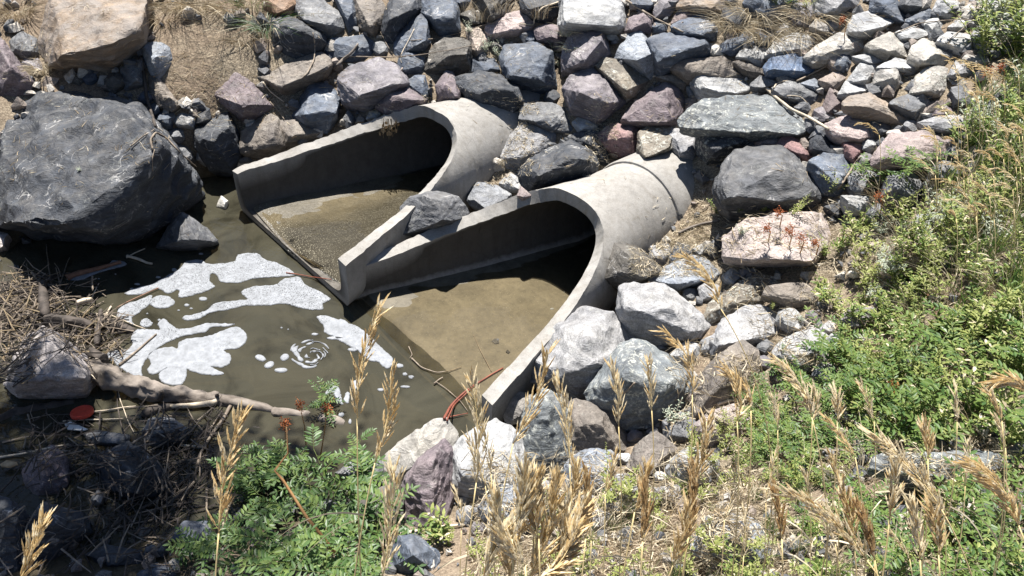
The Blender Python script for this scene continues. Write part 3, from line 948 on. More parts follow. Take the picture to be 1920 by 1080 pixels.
# ---------------------------------------------------------------- rocks
ROCKS = """T1|255,380 240,230 300,-80 830,-80 815,110 800,190 650,290 500,400 340,390|350,320 560,285 660,240 790,150|T|large slab stained orange and tan standing in the top left corner
T1|-60,200 20,240 90,360 170,450 150,520 0,540 -60,500|60,380|P|mauve rock at the left edge beside the orange stained slab
F|-30,185 60,172 110,142 165,143 195,173 245,168 285,215 345,285 375,335 350,395 240,445 150,487 85,482 30,450 -30,430|283,310 245,352 165,420 110,455 35,425 290,260|D|huge dark boulder with a cracked flat top leaning over the pool|0.5|1.0
T1|680,390 735,330 790,360 800,470 700,500||G|small grey rock in the shade under the orange stained slab
T1|805,255 900,240 945,270 965,350 890,430 850,410 815,330|860,340|BL|pale blue-grey block standing upright on the bare soil
T1|840,430 900,440 960,520 1000,580 960,615 900,595 850,530|930,530|N|brownish rock directly below the pale upright block
T1|1005,580 1050,545 1085,580 1040,605||W|tiny whitish stone on the soil below the pale upright block
T1|965,680 1020,635 1095,660 1080,710 1000,715||L|small pale stone right of the huge dark boulder
T1|1095,720 1150,690 1280,640 1330,740 1350,860 1290,960 1180,950 1160,900 1100,830|1110,770 1280,700 1200,800|D|dark block with grey top just behind the far culvert wing
T1|1105,850 1165,870 1150,925 1100,900||L|pale chip leaning on the dark block behind the far wing
T1|880,830 920,790 1040,830 1080,880 1000,960 910,1000 885,920|960,900|G|grey rock under bent twigs beside the huge dark boulder
T1|1355,820 1370,740 1500,645 1560,670 1600,760 1600,830 1540,860 1370,855|1540,740 1550,810|N|egg-shaped grey-brown rock above the far culvert wing
T1|1565,690 1640,670 1740,680 1815,745 1760,770 1640,810 1605,815|1640,760|N|flat brown-grey rock touching the far culvert wing wall
T1|1205,530 1330,425 1420,470 1530,590 1450,640 1360,660 1290,610|1380,600|P|purplish brown tilted rock at the foot of the bare soil
T2|210,650 240,590 310,465 420,490 460,570 455,650 390,740 270,720|270,655 380,640 450,620|B|blue-white streaked block above the far culvert wing
T1|1450,420 1540,370 1680,310 1790,270 1870,350 1840,410 1660,500 1580,515 1530,480|1580,490 1840,380|N|long grey-brown rock with a bent twig lying over it
T2|90,110 160,90 260,130 370,190 385,240 320,300 200,320 110,260|160,150 270,150 330,200|D|dark rock with a black face beside the green grass tuft
T2|20,-40 200,-40 215,20 185,80 110,85 50,50||TN|brown rock cut by the top edge above the grass tuft
T2|215,-30 330,-30 400,20 470,80 480,150 400,200 370,160 270,120 230,70|410,140 280,115|G|grey rock at the top edge right of the grass tuft
T2|430,-40 540,-40 560,60 565,150 520,170 480,80||B|narrow blue-grey rock at the top edge
T2|550,-30 680,-30 725,60 715,130 665,205 590,150 560,80|640,150|N|tan-grey rock with vertical cracks near the top edge
T2|740,30 790,-40 940,-40 945,30 880,120 770,235 720,200 715,140|750,110 860,60|D|rock with pale top and dark front near the top edge
T2|940,10 970,-40 1100,-40 1130,40 1140,180 1050,210 990,150 935,70|1000,100 1110,110|B|blue rock with a white chipped corner at the top edge
T2|775,270 800,200 920,80 960,90 970,240 930,300 800,310|900,255 955,230|B|dark blue triangular rock below the pale topped rock
T2|390,250 440,220 620,200 660,250 640,320 540,340 420,330||B|blue-grey rock behind the broken brown branch
T2|460,440 500,390 660,330 760,335 830,420 860,480 720,560 640,610 500,600 470,540|555,545 700,500 835,455|GP|big grey slab sloping towards the far culvert crown
T2|685,600 750,490 830,490 945,560 920,610 800,645 740,635|770,550 920,565|P|small dark purple wedge sitting on the far culvert rim
T2|845,470 890,430 950,430 970,520 960,555 920,550||B|small bluish stone between the grey slab and dry grass
T2|1015,480 1070,405 1110,420 1150,500 1150,560 1080,575 1020,550|1060,480 1130,540|P|small purple block left of the dark flat-topped boulder
T2|1110,440 1250,400 1370,420 1470,480 1500,590 1440,625 1290,635 1220,590 1160,520|1250,510 1400,490 1480,520|D|dark flat-topped boulder resting on the far culvert crown
T2|945,370 980,290 1060,210 1130,210 1195,250 1200,310 1190,380 1110,415 960,410|1090,310 1180,300|ND|dark brown-grey rock under the thin arching twig
T2|1180,160 1250,160 1310,210 1300,280 1240,320 1200,260||TL|pale peach coloured rock beside silvery weed
T2|1300,150 1340,100 1500,60 1560,80 1570,150 1480,190 1360,200 1310,190|1440,170|K|pink-mauve rock under a bent bare twig near the top
T3|130,170 200,130 350,155 340,190 300,260 210,230 150,220|230,200|P|dark mauve rock left of the mauve-grey upright block
T2|1370,330 1400,260 1560,240 1660,290 1680,440 1690,520 1500,500 1410,430|1400,420 1600,450 1660,300|B|blue layered boulder with cracked edges behind the far culvert crown
T2|1220,330 1330,330 1370,390 1300,410 1220,400||B|small blue stone below the silvery weed
T2|1150,80 1230,50 1290,90 1280,130 1200,140||ND|small dark brown rock at the top under bare twigs
T2|1490,-40 1730,-40 1715,60 1640,120 1560,100 1500,50||D|dark rock in shade at the top left of the big pale rock
T3|265,140 300,-40 620,-40 640,60 635,170 560,190 520,130 400,150 330,160|290,130 420,60 560,110 600,150|L|big pale rock with a dark broken underside at the top edge
T3|290,380 300,270 350,170 500,150 520,220 555,330 500,370 400,385|400,350 500,230|PG|mauve-grey upright block below the big pale rock
T3|640,170 660,100 740,60 800,100 800,190 700,180||P|purple-grey rock right of the big pale rock
T3|670,20 700,-40 810,-40 810,40 740,65||B|small blue rock cut by the top edge
T3|800,60 840,-40 950,-40 940,40 880,100 810,95||GP|grey rock cut by the top edge beside the orange rock
T3|940,30 980,-40 1190,-40 1190,60 1130,95 1040,70|1120,50|T|bright orange-brown rock at the top edge beside dry straw
T3|900,130 940,60 1040,25 1110,75 1000,110||NP|brown-purple rock below the orange-brown rock
T3|905,140 1070,80 1120,110 1160,180 1130,230 1060,200 950,190|1070,190 1140,170|B|blue-grey faceted rock in front of the orange-brown rock
T3|590,320 620,260 700,165 760,220 800,300 820,400 770,430 700,380 680,340|700,340 790,300|BL|pale peaked rock with a black shaded front
T3|770,215 880,195 1060,195 1100,250 1100,310 1000,330 850,400 820,370 810,300|820,335 900,290 1090,250|B|long blue slate with a deep black underside
T3|480,370 520,330 640,340 740,400 770,440 650,560 600,490 530,430|640,510|NT|brown mottled rock in front of the pale peaked rock
T3|290,500 330,430 440,380 560,440 640,570 560,620 480,690 400,660 330,610|380,520 480,500 510,580|PG|large purple-grey rock right of the blue layered boulder
T3|910,380 960,320 1170,310 1290,390 1340,440 1000,440||N|flat brown-grey rock behind the white flat slab
T3|810,430 900,405 990,420 1005,470 960,510 880,460||N|small brown rock left of the white flat slab
T3|1015,450 1070,380 1220,400 1380,480 1340,520 1200,540 1080,560 1040,500|1080,500 1240,530|L|white flat slab with a dark undercut edge
T3|615,680 680,590 870,450 950,500 970,620 920,710 800,700 700,690|870,510 890,690 880,600|P|large purple wedge with a dark right face
T3|975,560 1050,540 1080,570 1020,600 980,620||KT|small salmon coloured stone under the white flat slab
T3|980,490 1020,470 1060,540 1000,540||L|small pale green-grey stone beside the white flat slab
T3|930,700 1000,600 1100,560 1420,530 1560,600 1680,700 1640,760 1500,770 1380,790 1100,720|1340,740 1620,740|BG|broad blue-grey slab with lichen under the white curved stick
T3|1040,780 1060,690 1180,650 1300,700 1360,780 1340,830 1180,915 1110,910 1060,840|1120,860 1240,790 1350,775|D|dark blue boulder in front of the broad lichen slab
T3|485,760 560,710 700,680 735,720 690,780 690,870 660,905 570,850 500,800|660,760|KD|dusky pink rock above dry twigs near the middle
T3|710,830 720,740 800,700 910,710 900,830 860,870 740,910|750,880 880,840|NT|tan-grey rock right of the dusky pink rock
T3|880,750 910,730 1040,730 1040,840 1020,890 940,890 900,820||GL|grey speckled upright stone left of the dark blue boulder
T3|340,690 390,650 480,690 470,730 380,740||L|small pale stone below the purple-grey rock
T2|1510,580 1640,575 1730,620 1800,730 1740,750 1650,740 1500,670||G|grey slab on top of the speckled block right of the far culvert
T2|1390,880 1440,760 1510,680 1640,700 1670,760 1660,830 1540,880 1470,950 1400,930|1480,890|GL|light grey speckled block beside the far culvert barrel
T3|50,980 80,900 230,830 320,800 430,850 490,940 440,1020 330,1060 110,1075 70,1040|150,985 300,890 430,900|D|dark brown boulder behind the near culvert crown|0.85|1.1
T3|310,780 400,740 480,730 540,830 530,920 450,900 330,800|430,800|D|black shaded rock behind the dark brown boulder|0.8|1.15
T2|1370,1030 1430,965 1490,1000 1520,1080 1400,1080||L|small pale stone wedged between the two culvert barrels
T4|410,800 500,750 620,740 560,820 430,825||K|flat pink rock above the largest dark rounded boulder
T4|535,820 590,745 650,790 735,880 700,910 630,870||KR|reddest rock, wedge shaped, behind the dark rounded boulder
T4|190,1060 240,930 300,860 420,825 550,830 680,910 760,1010 790,1080 780,1160 600,1200 300,1190 210,1140|230,1100 560,1130 740,1090 560,960|DG|big dark rounded boulder with white veins beside the near culvert barrel
T4|720,910 800,870 900,880 950,930 930,1050 870,1090 790,1080 760,990|880,1020|B|dark blue rock right of the white veined boulder
T4|720,790 780,720 830,790 870,870 760,870 720,840||D|dark rock below the tip of the white curved stick
T4|810,700 900,660 1000,650 1070,690 1075,760 1010,800 900,790 860,760|1000,780|K|pale pink rock beside the tip of the white curved stick
T4|905,800 1010,800 1020,850 960,930 910,880||KR|red-brown rock beneath the pale pink rock
T4|1070,880 1180,750 1380,740 1520,790 1500,880 1420,920 1200,950 1080,930||K|broad pink slab partly covered by grass on the right
T4|910,600 950,550 1060,530 1180,590 1310,680 1280,720 1200,690 1050,640|1080,600|T|long orange-tan rock on the right slope
T4|870,640 940,610 1070,620 1165,690 1050,690 960,665||G|grey flat rock below the long orange-tan rock
T4|1065,680 1165,695 1175,740 1100,770 1070,740||DG|small dark grey block below the long orange-tan rock
T4|1165,575 1270,535 1400,570 1420,610 1310,670 1240,620||G|grey flat rock right of the long orange-tan rock
T4|1290,520 1320,430 1400,370 1490,390 1500,500 1470,545 1400,530 1340,500|1380,510|NL|rounded rock with a white lichen patch on the right slope
T4|1080,470 1100,390 1200,350 1230,420 1220,500 1180,560 1110,500|1200,430|LT|cream block left of the white patched rounded rock
T4|1100,380 1200,330 1300,350 1350,380 1290,420 1180,400||L|pale flat rock above the cream block
T4|1275,340 1300,260 1360,220 1450,260 1560,330 1480,370 1340,370|1350,350 1420,300|LT|tan layered wedge on the upper right slope
T4|1040,250 1170,185 1270,240 1280,330 1160,340 1070,280|1180,290|LT|pale rock with rusty edge left of the tan layered wedge
T4|690,320 760,260 880,190 1000,220 1030,270 950,300 870,350 750,350|880,280|LT|large pale tan rock on the upper right slope
T4|840,380 870,250 940,310 950,370 910,410||B|blue spike shaped rock in front of the pale tan rock
T4|465,370 500,330 630,305 760,370 740,410 640,430 480,410|640,405 490,385|BB|bright blue flat stone in the middle of the upper slope
T4|470,310 540,220 620,190 700,230 780,210 700,290 560,310||L|white flat rock beneath the bleached straw
T4|310,320 350,260 470,270 470,340 430,380||L|small white rock left of the bright blue stone
T4|220,250 340,175 400,200 420,250 330,260 280,310 230,290|350,230|B|blue-grey rock with a dark corner beneath straw
T4|145,290 150,245 230,260 240,310 170,310||W|small whitish stone right of the long blue slate
T4|290,350 380,340 450,390 500,420 410,440 330,400||N|small brown flat rock right of the white flat slab
T4|380,480 440,430 540,440 580,480 500,510 420,510||G|grey flat rock touching the end of the white flat slab
T4|530,430 570,410 625,450 600,480 545,470||NL|small fawn stone below the bright blue stone
T4|510,500 600,460 740,490 780,540 740,590 620,560 540,540||G|grey rock just above the white curved stick
T4|670,470 740,440 790,490 760,520 700,490||BL|small pale blue stone left of the peach stone
T4|770,450 870,400 915,440 860,510 800,500||KT|peach coloured stone on the right slope
T4|880,530 920,460 1000,460 1060,500 1000,550 900,550||L|pale rock right of the peach stone
T4|930,450 1000,360 1080,370 1070,450 1020,480 940,470||L|white layered rock behind the peach stone
T4|960,320 1060,300 1150,340 1070,370 990,350||L|thin pale slab right of the blue spike rock
T4|790,600 830,500 900,570 870,640 800,640||NP|brown-purple rock left of the long orange-tan rock
T4|740,620 790,600 850,630 830,680 760,690||PG|small mauve stone beside the white curved stick
T4|930,170 970,90 1060,60 1180,90 1210,110 1060,210 980,210|1000,180 1130,150|L|white rock with rough dark lower face near the top right
T4|1060,60 1080,-40 1180,-40 1240,60 1270,140 1210,120 1130,70||B|blue-grey rock at the top edge above the rough white rock
T4|1260,110 1380,50 1420,100 1330,150 1270,145||B|dark blue low rock near the top right
T4|1410,60 1440,0 1540,0 1570,60 1500,110 1430,90||L|rounded white rock near the top right corner
T4|1200,180 1300,155 1410,180 1330,230 1230,220||L|pale flat rock below the dark blue low rock
T4|1570,50 1620,20 1680,50 1640,80 1580,80||LT|small cream stone near the top right corner
T4|1680,50 1740,-10 1830,10 1840,90 1740,100 1700,80||GL|grey rock near the top right behind green stems
T4|1430,230 1500,180 1640,200 1630,290 1560,310 1480,270||L|pale rock crossed by thin twigs at the right
T4|1400,210 1440,185 1470,220 1430,240||W|tiny white stone above the tan layered wedge
T4|1580,330 1610,290 1720,285 1740,350 1650,380 1590,350||NL|fawn rock beside the green plants at the upper right
T4|1500,420 1540,345 1600,350 1630,410 1560,460||GL|grey pale rock right of the white patched rounded rock
T4|1500,150 1560,100 1620,120 1610,170 1540,180||L|small pale rock under the thin twigs at the right
T4|720,150 760,105 850,120 890,150 820,200 750,180||NL|fawn rock half buried in straw near the top
T4|1400,650 1430,570 1500,590 1540,640 1440,660||P|mauve stone below the white patched rounded rock
T4|1330,690 1420,660 1550,640 1600,700 1580,770 1450,740||GL|light grey slab above the broad pink slab
T4|1510,500 1580,480 1660,560 1620,600 1530,580||G|grey rock at the edge of the tall weeds
T6|1045,790 1050,620 1090,570 1190,535 1250,520 1380,560 1460,640 1440,680 1290,730 1160,780|1240,560 1290,710 1270,620|DG|large split rock jammed between the two culverts|0.6|0.98
T6|1415,580 1490,470 1600,500 1690,560 1660,590 1520,660 1470,640 1440,610||GB|grey-blue rock resting against the near culvert crown|0.6|1.0
T6|1710,560 1730,510 1790,560 1740,580||K|tiny pink stone behind the near culvert crown
T6|1630,490 1680,425 1740,480 1700,520||L|small pale stone at the end of the straw strip
T6|730,130 760,80 800,130 780,165||G|small grey stone on the far culvert rim
T6|800,150 825,105 860,130 850,150||N|tiny brown stone on the far culvert rim
T6|860,130 880,90 940,90 930,125||L|tiny pale stone on the far culvert rim beside straw
T6|20,620 45,560 80,590 70,640||W|tiny bright white stone at the foot of the far wing tip
T5|895,305 950,190 1020,120 1060,150 1150,205 1210,275 1100,315 980,325|985,270 1060,190 1110,270|DG|dark wet rock standing alone in the pool
T5|965,195 985,130 1015,115 1030,170||LT|small pale stone perched behind the lone pool rock
T8|700,540 720,440 760,340 830,350 930,420 1020,500 890,560 830,590 770,570|840,400 890,550 840,500|ND|dark jagged rock leaning on the near culvert shoulder
T8|780,720 790,590 860,560 1000,550 1060,590 1250,760 1310,800 1290,860 1180,910 1000,920 860,870 800,790|1060,690 1200,860 830,700|GL|large light grey boulder right of the near culvert mouth
T8|950,550 1080,460 1180,410 1290,450 1360,510 1340,550 1240,580 1130,610 1040,580|1130,590 1250,560|BL|blue-white slab behind the large light grey boulder
T8|1070,420 1110,350 1160,355 1200,400 1130,440 1070,460||B|small blue stone at the edge of the straw strip
F|990,665 1040,605 1090,582 1145,588 1195,635 1200,670 1150,720 1110,772 1050,742 1000,715|1050,700 1120,690 1100,640|GL|pale broken boulder against the near culvert wing
F|1100,735 1165,650 1200,635 1245,690 1295,705 1300,745 1230,805 1180,818 1115,775|1175,700 1240,715|BG|blue-grey block below and right of the pale broken boulder
T8|1245,950 1260,890 1310,870 1300,960 1270,980||L|small white stone right of the large light grey boulder
T8|1300,890 1370,780 1500,700 1600,710 1760,830 1640,910 1480,900 1380,960 1310,990|1340,930 1560,880|GL|light grey slab with weed shadows on its top
F|1298,790 1305,720 1345,665 1390,640 1420,660 1425,720 1390,760 1330,780|1350,720|N|smooth brown rock standing behind the grass heads
U2|500,190 560,110 720,40 830,90 830,240 720,320 660,310 600,230||GL|grey rock blotched with white lichen beside the green weeds
T8|1260,750 1300,680 1440,580 1560,520 1680,560 1690,680 1560,700 1420,740 1310,790|1450,670|NT|tan-brown rock under the arching golden seed head
U1|460,760 500,700 680,690 780,750 740,830 600,820||N|brown-grey rock behind small green weeds on the right
U1|240,540 240,400 330,340 500,310 800,300 840,420 780,500 740,590 560,600 440,570|520,580 720,570|KL|big pale pink boulder with orange flowers in front
U1|120,510 180,450 230,470 230,550 170,550||D|small dark green-grey stone left of the pink boulder
U1|60,500 110,470 130,520 90,540||L|small pale stone in the straw beside the pink boulder
U1|800,260 880,240 915,290 880,330 830,300||D|small dark stone right of the white veined boulder
U1|900,200 1050,210 1060,260 1000,310 930,290||L|pale stone behind the weeds right of the veined boulder
U1|225,650 280,610 340,640 290,710 240,690||L|small pale stone left of the tan-brown rock
U1|890,900 930,840 1080,830 1130,900 1060,950 950,950||GP|grey-mauve rock among the weeds on the right
U1|1300,350 1330,310 1420,310 1500,380 1430,430||GL|pale grey rock deep in the weeds at the right
U1|1160,520 1220,460 1330,440 1430,520 1400,640 1240,660 1150,620||KT|flat tan rock showing between the weeds at the right
U1|930,640 960,605 1040,610 1040,650 970,660||W|small white stone in the weeds at the right
U5|940,480 1050,330 1230,230 1290,220 1350,290 1360,370 1250,430 1100,530 1000,550||LT|pale smooth rock at the water edge below the near culvert|0.6|1.2
U5|1070,830 1075,500 1110,460 1240,390 1300,320 1350,390 1370,560 1350,790 1230,810|1240,400 1230,790 1110,490|P|upright pink-flecked rock with a dark brown right face
U6|155,380 220,300 380,230 500,300 510,500 560,620 420,640 300,660 200,640 160,540||L|pale layered rock right of the upright pink-flecked rock|0.6|1.2
U6|300,700 340,640 520,570 620,650 600,760 450,780 320,760||BL|pale blue rock behind the largest golden seed heads|0.6|1.2
U6|510,320 560,180 640,70 740,110 800,200 790,450 700,560 620,600 560,560 515,480|640,120|BG|dark blue speckled slab right of the culvert wing end|0.6|1.2
U6|780,160 860,110 1000,160 1110,240 1120,370 1040,420 800,440||N|brown-grey rock joined to the speckled blue slab|0.6|1.2
U6|430,150 480,60 560,45 600,90 540,200 460,220||NL|small fawn rock tucked beside the near wing end|0.6|1.2
U6|800,460 880,380 1040,390 1030,560 1000,640 800,600||BL|light mauve-blue rock behind the green spiky weed|0.6|1.2
U6|1140,470 1200,330 1290,280 1400,370 1360,470 1250,520||N|brown rock below the smooth brown rock|0.6|1.2
U5|990,960 1030,870 1120,860 1250,940 1280,1080 1100,1100 990,1040|1120,960|B|blue-grey rock at the bottom edge beside a seed head
U7|60,900 130,750 290,720 430,780 530,940 540,1080 300,1100 80,1000|300,850|BL|pale grey slab at the bottom edge right of centre
U7|1060,500 1100,390 1300,380 1560,400 1700,380 1900,420 1900,560 1600,600 1480,640 1300,590|1500,500|BG|long grey slab with white lichen in the lower right weeds
U7|1380,760 1440,700 1600,740 1690,830 1600,890 1470,870||NL|fawn rock in the lower right corner weeds
U7|1310,890 1330,800 1400,840 1390,900||K|small pinkish stone in the lower right weeds
U2|60,600 150,520 300,470 390,530 350,650 280,720 120,700||KL|pale pink rock under a thin curved twig
U5|700,500 800,430 940,440 950,560 830,600||G|dark grey rock half under water left of the pale smooth rock
U5|790,700 870,610 1000,560 1070,640 1060,830 900,860 800,800||ND|dark rock left of the upright pink-flecked rock
U5|450,960 560,910 640,960 620,1010 500,1000||L|pale stone low among the leaflets near the bottom edge
U5|570,680 640,650 750,670 700,730 600,730||G|small grey rock showing through the leafy bush
U3|40,480 70,370 130,240 240,160 330,220 480,340 490,450 460,560 300,580 200,590 120,560|210,475 480,440 80,490 250,215|KG|pinkish grey pointed rock under the butt of the driftwood log
U4|130,520 170,440 290,360 350,420 380,560 330,620 200,650|260,440|P|mauve boulder in the shade at the lower left
U4|545,440 560,400 640,390 720,330 880,430 960,560 900,640 700,650 590,590|640,420 740,480 720,600|D|dark pointed rock in the shade among drift twigs
U4|130,800 220,680 450,710 480,830 330,920 200,1080 130,1080|250,780|D|dark blue smooth rock behind the lower left seed head
U4|-60,620 60,660 130,750 130,950 100,1100 -60,1100|70,760|D|black rock in the bottom left corner
U4|500,960 600,910 780,940 790,1010 600,1040||D|dark flat rock in shade at the bottom left
U4|960,870 1040,780 1160,780 1190,880 1080,920||B|dark blue rock at the left foot of the leafy bush
U4|760,1080 880,1010 960,1040 1000,1100 850,1120||B|blue-grey rock cut by the bottom edge left of the bush
U4|480,280 580,260 720,290 700,350 520,340||G|low wet grey stone in the trickle below the log
U4|810,260 850,190 950,190 1060,260 1030,330 880,370 820,330|880,270|G|rock with pale top among twigs below the driftwood log
U4|510,650 550,595 590,630 580,680 530,690||G|small grey pebble in front of the dark pointed rock
T5|-40,220 40,240 30,320 -40,360||KG|pinkish stone at the left edge below the huge boulder
"""
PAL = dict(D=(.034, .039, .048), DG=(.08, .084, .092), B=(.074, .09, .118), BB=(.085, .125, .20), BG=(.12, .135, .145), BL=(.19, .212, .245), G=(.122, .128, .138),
           GB=(.15, .16, .175), GL=(.225, .228, .236), GP=(.14, .133, .146), L=(.28, .287, .292), W=(.47, .46, .43), LT=(.27, .26, .24), T=(.19, .145, .105),
           TN=(.2, .13, .085), N=(.145, .128, .112), ND=(.07, .066, .06), NT=(.15, .133, .108), NP=(.15, .12, .118), NL=(.25, .238, .222), P=(.135, .112, .122),
           PG=(.15, .138, .152), K=(.26, .215, .21), KD=(.2, .13, .13), KR=(.19, .115, .113), KL=(.29, .25, .235), KG=(.27, .25, .245), KT=(.28, .23, .195), TL=(.38, .32, .27))
KIND = {'D': 'slate', 'T2': 'rust', 'DG': 'slate', 'B': 'slate', 'BB': 'slate', 'BG': 'lichen', 'BL': 'granite', 'G': 'slate', 'GB': 'granite', 'GL': 'granite', 'GP': 'slate', 'L': 'pale', 'W': 'pale',
        'LT': 'pale', 'T': 'rust', 'TN': 'granite', 'N': 'granite', 'ND': 'slate', 'NT': 'lichen', 'NP': 'granite', 'NL': 'pale', 'P': 'granite', 'PG': 'slate', 'K': 'granite', 'KD': 'granite',
        'KR': 'granite', 'KL': 'granite', 'KG': 'granite', 'KT': 'granite', 'TL': 'granite'}
reg([(-5.5, .4, WZ), (1.3, .4, WZ), (1.3, 6.3, WZ), (-5.5, 6.3, WZ)], [(0, 1, 2, 3)])   # the pool surface
GBVH = BVHTree.FromPolygons(BV, BF)           # ground, water and culverts


def bhit(bvh, px, py):
    d = Vector(ray(px, py))
    l = d.length
    h = bvh.ray_cast(Vector(CAMP), d / l, 40)
    if h[0] is None:
        p, t = terr_hit(px, py)
        return Vector(p), Vector((0, 0, 1)), t
    return h[0], h[1], h[3] / l


def rough_rock(me_name, pts, size, seed, target, mat, flat=1.0):
    """hull of the given points, chipped, rounded at the arrises and roughened"""
    rng = random.Random(seed)
    bm = bmesh.new()
    for p in pts:
        bm.verts.new(tuple(p))
    r = bmesh.ops.convex_hull(bm, input=bm.verts)
    dead = {g for g in r['geom_interior'] + r['geom_unused'] if isinstance(g, bmesh.types.BMVert)}
    for g in dead:
        if g.is_valid:
            bm.verts.remove(g)
    bmesh.ops.dissolve_limit(bm, angle_limit=math.radians(9), verts=bm.verts, edges=bm.edges)
    bmesh.ops.bevel(bm, geom=list(bm.edges), offset=size * rng.uniform(0.006, 0.02), segments=1, affect='EDGES', clamp_overlap=True)
    bmesh.ops.triangulate(bm, faces=bm.faces)
    for it in range(7):
        le = [e for e in bm.edges if e.calc_length() > target]
        if not le or len(bm.verts) > 9000:
            break
        bmesh.ops.subdivide_edges(bm, edges=le, cuts=1)
        bmesh.ops.triangulate(bm, faces=[f for f in bm.faces if len(f.verts) > 3])
    bm.normal_update()
    off = Vector((rng.uniform(-50, 50), rng.uniform(-50, 50), rng.uniform(-50, 50)))
    sdir = Vector((rng.gauss(0, 0.5), rng.gauss(0, 0.5), 1)).normalized()
    lay = rng.uniform(5, 9)
    # planes that knock flakes off
    cuts = []
    for k in range(rng.randint(6, 11) + (8 if flat > 1.2 else 0)):
        n = Vector((rng.gauss(0, 1), rng.gauss(0, 1) - 0.3, rng.gauss(0, 1) + 0.3)).normalized()
        m = max(n.dot(v.co) for v in bm.verts)
        cuts.append((n, m - size * rng.uniform(0.015, 0.085) * (1.35 if flat > 1.2 else 1)))
    for v in bm.verts:
        for n, dd in cuts:
            e = n.dot(v.co) - dd
            if e > 0:
                v.co -= n * e * 0.9
    bm.normal_update()
    disp = []
    for v in bm.verts:
        p = v.co / size
        a = noise.noise(p * 2.3 + off) * 0.018
        q = p * 5.0 + off
        st = sdir.dot(p) * lay + noise.noise(p * 2 + off) * 1.3
        fr = st - math.floor(st)
        step = (fr if fr < 0.8 else (1 - fr) * 4) * 0.032 * (0.5 + 0.5 * noise.noise(p * 1.7 - off))
        cell = abs(noise.noise(q)) * -0.04 + noise.noise(p * 13 + off) * 0.010
        disp.append(v.normal * size * (a + step + cell) * flat)
    if target < 0.017:
        for v, d_ in zip(bm.verts, disp):
            p = v.co * 42 + off
            disp_f = noise.noise(p) * 0.0022
            d_ += v.normal * disp_f
    for v, d_ in zip(bm.verts, disp):
        v.co += d_
    for f in bm.faces:
        f.smooth = True
    me = bpy.data.meshes.new(me_name)
    bm.to_mesh(me)
    bm.free()
    me.set_sharp_from_angle(angle=math.radians(21))
    me.materials.append(mat)
    return me


NSIL = VB + UPV * 0.55
NSIL /= np.linalg.norm(NSIL)
ROCKPX = []


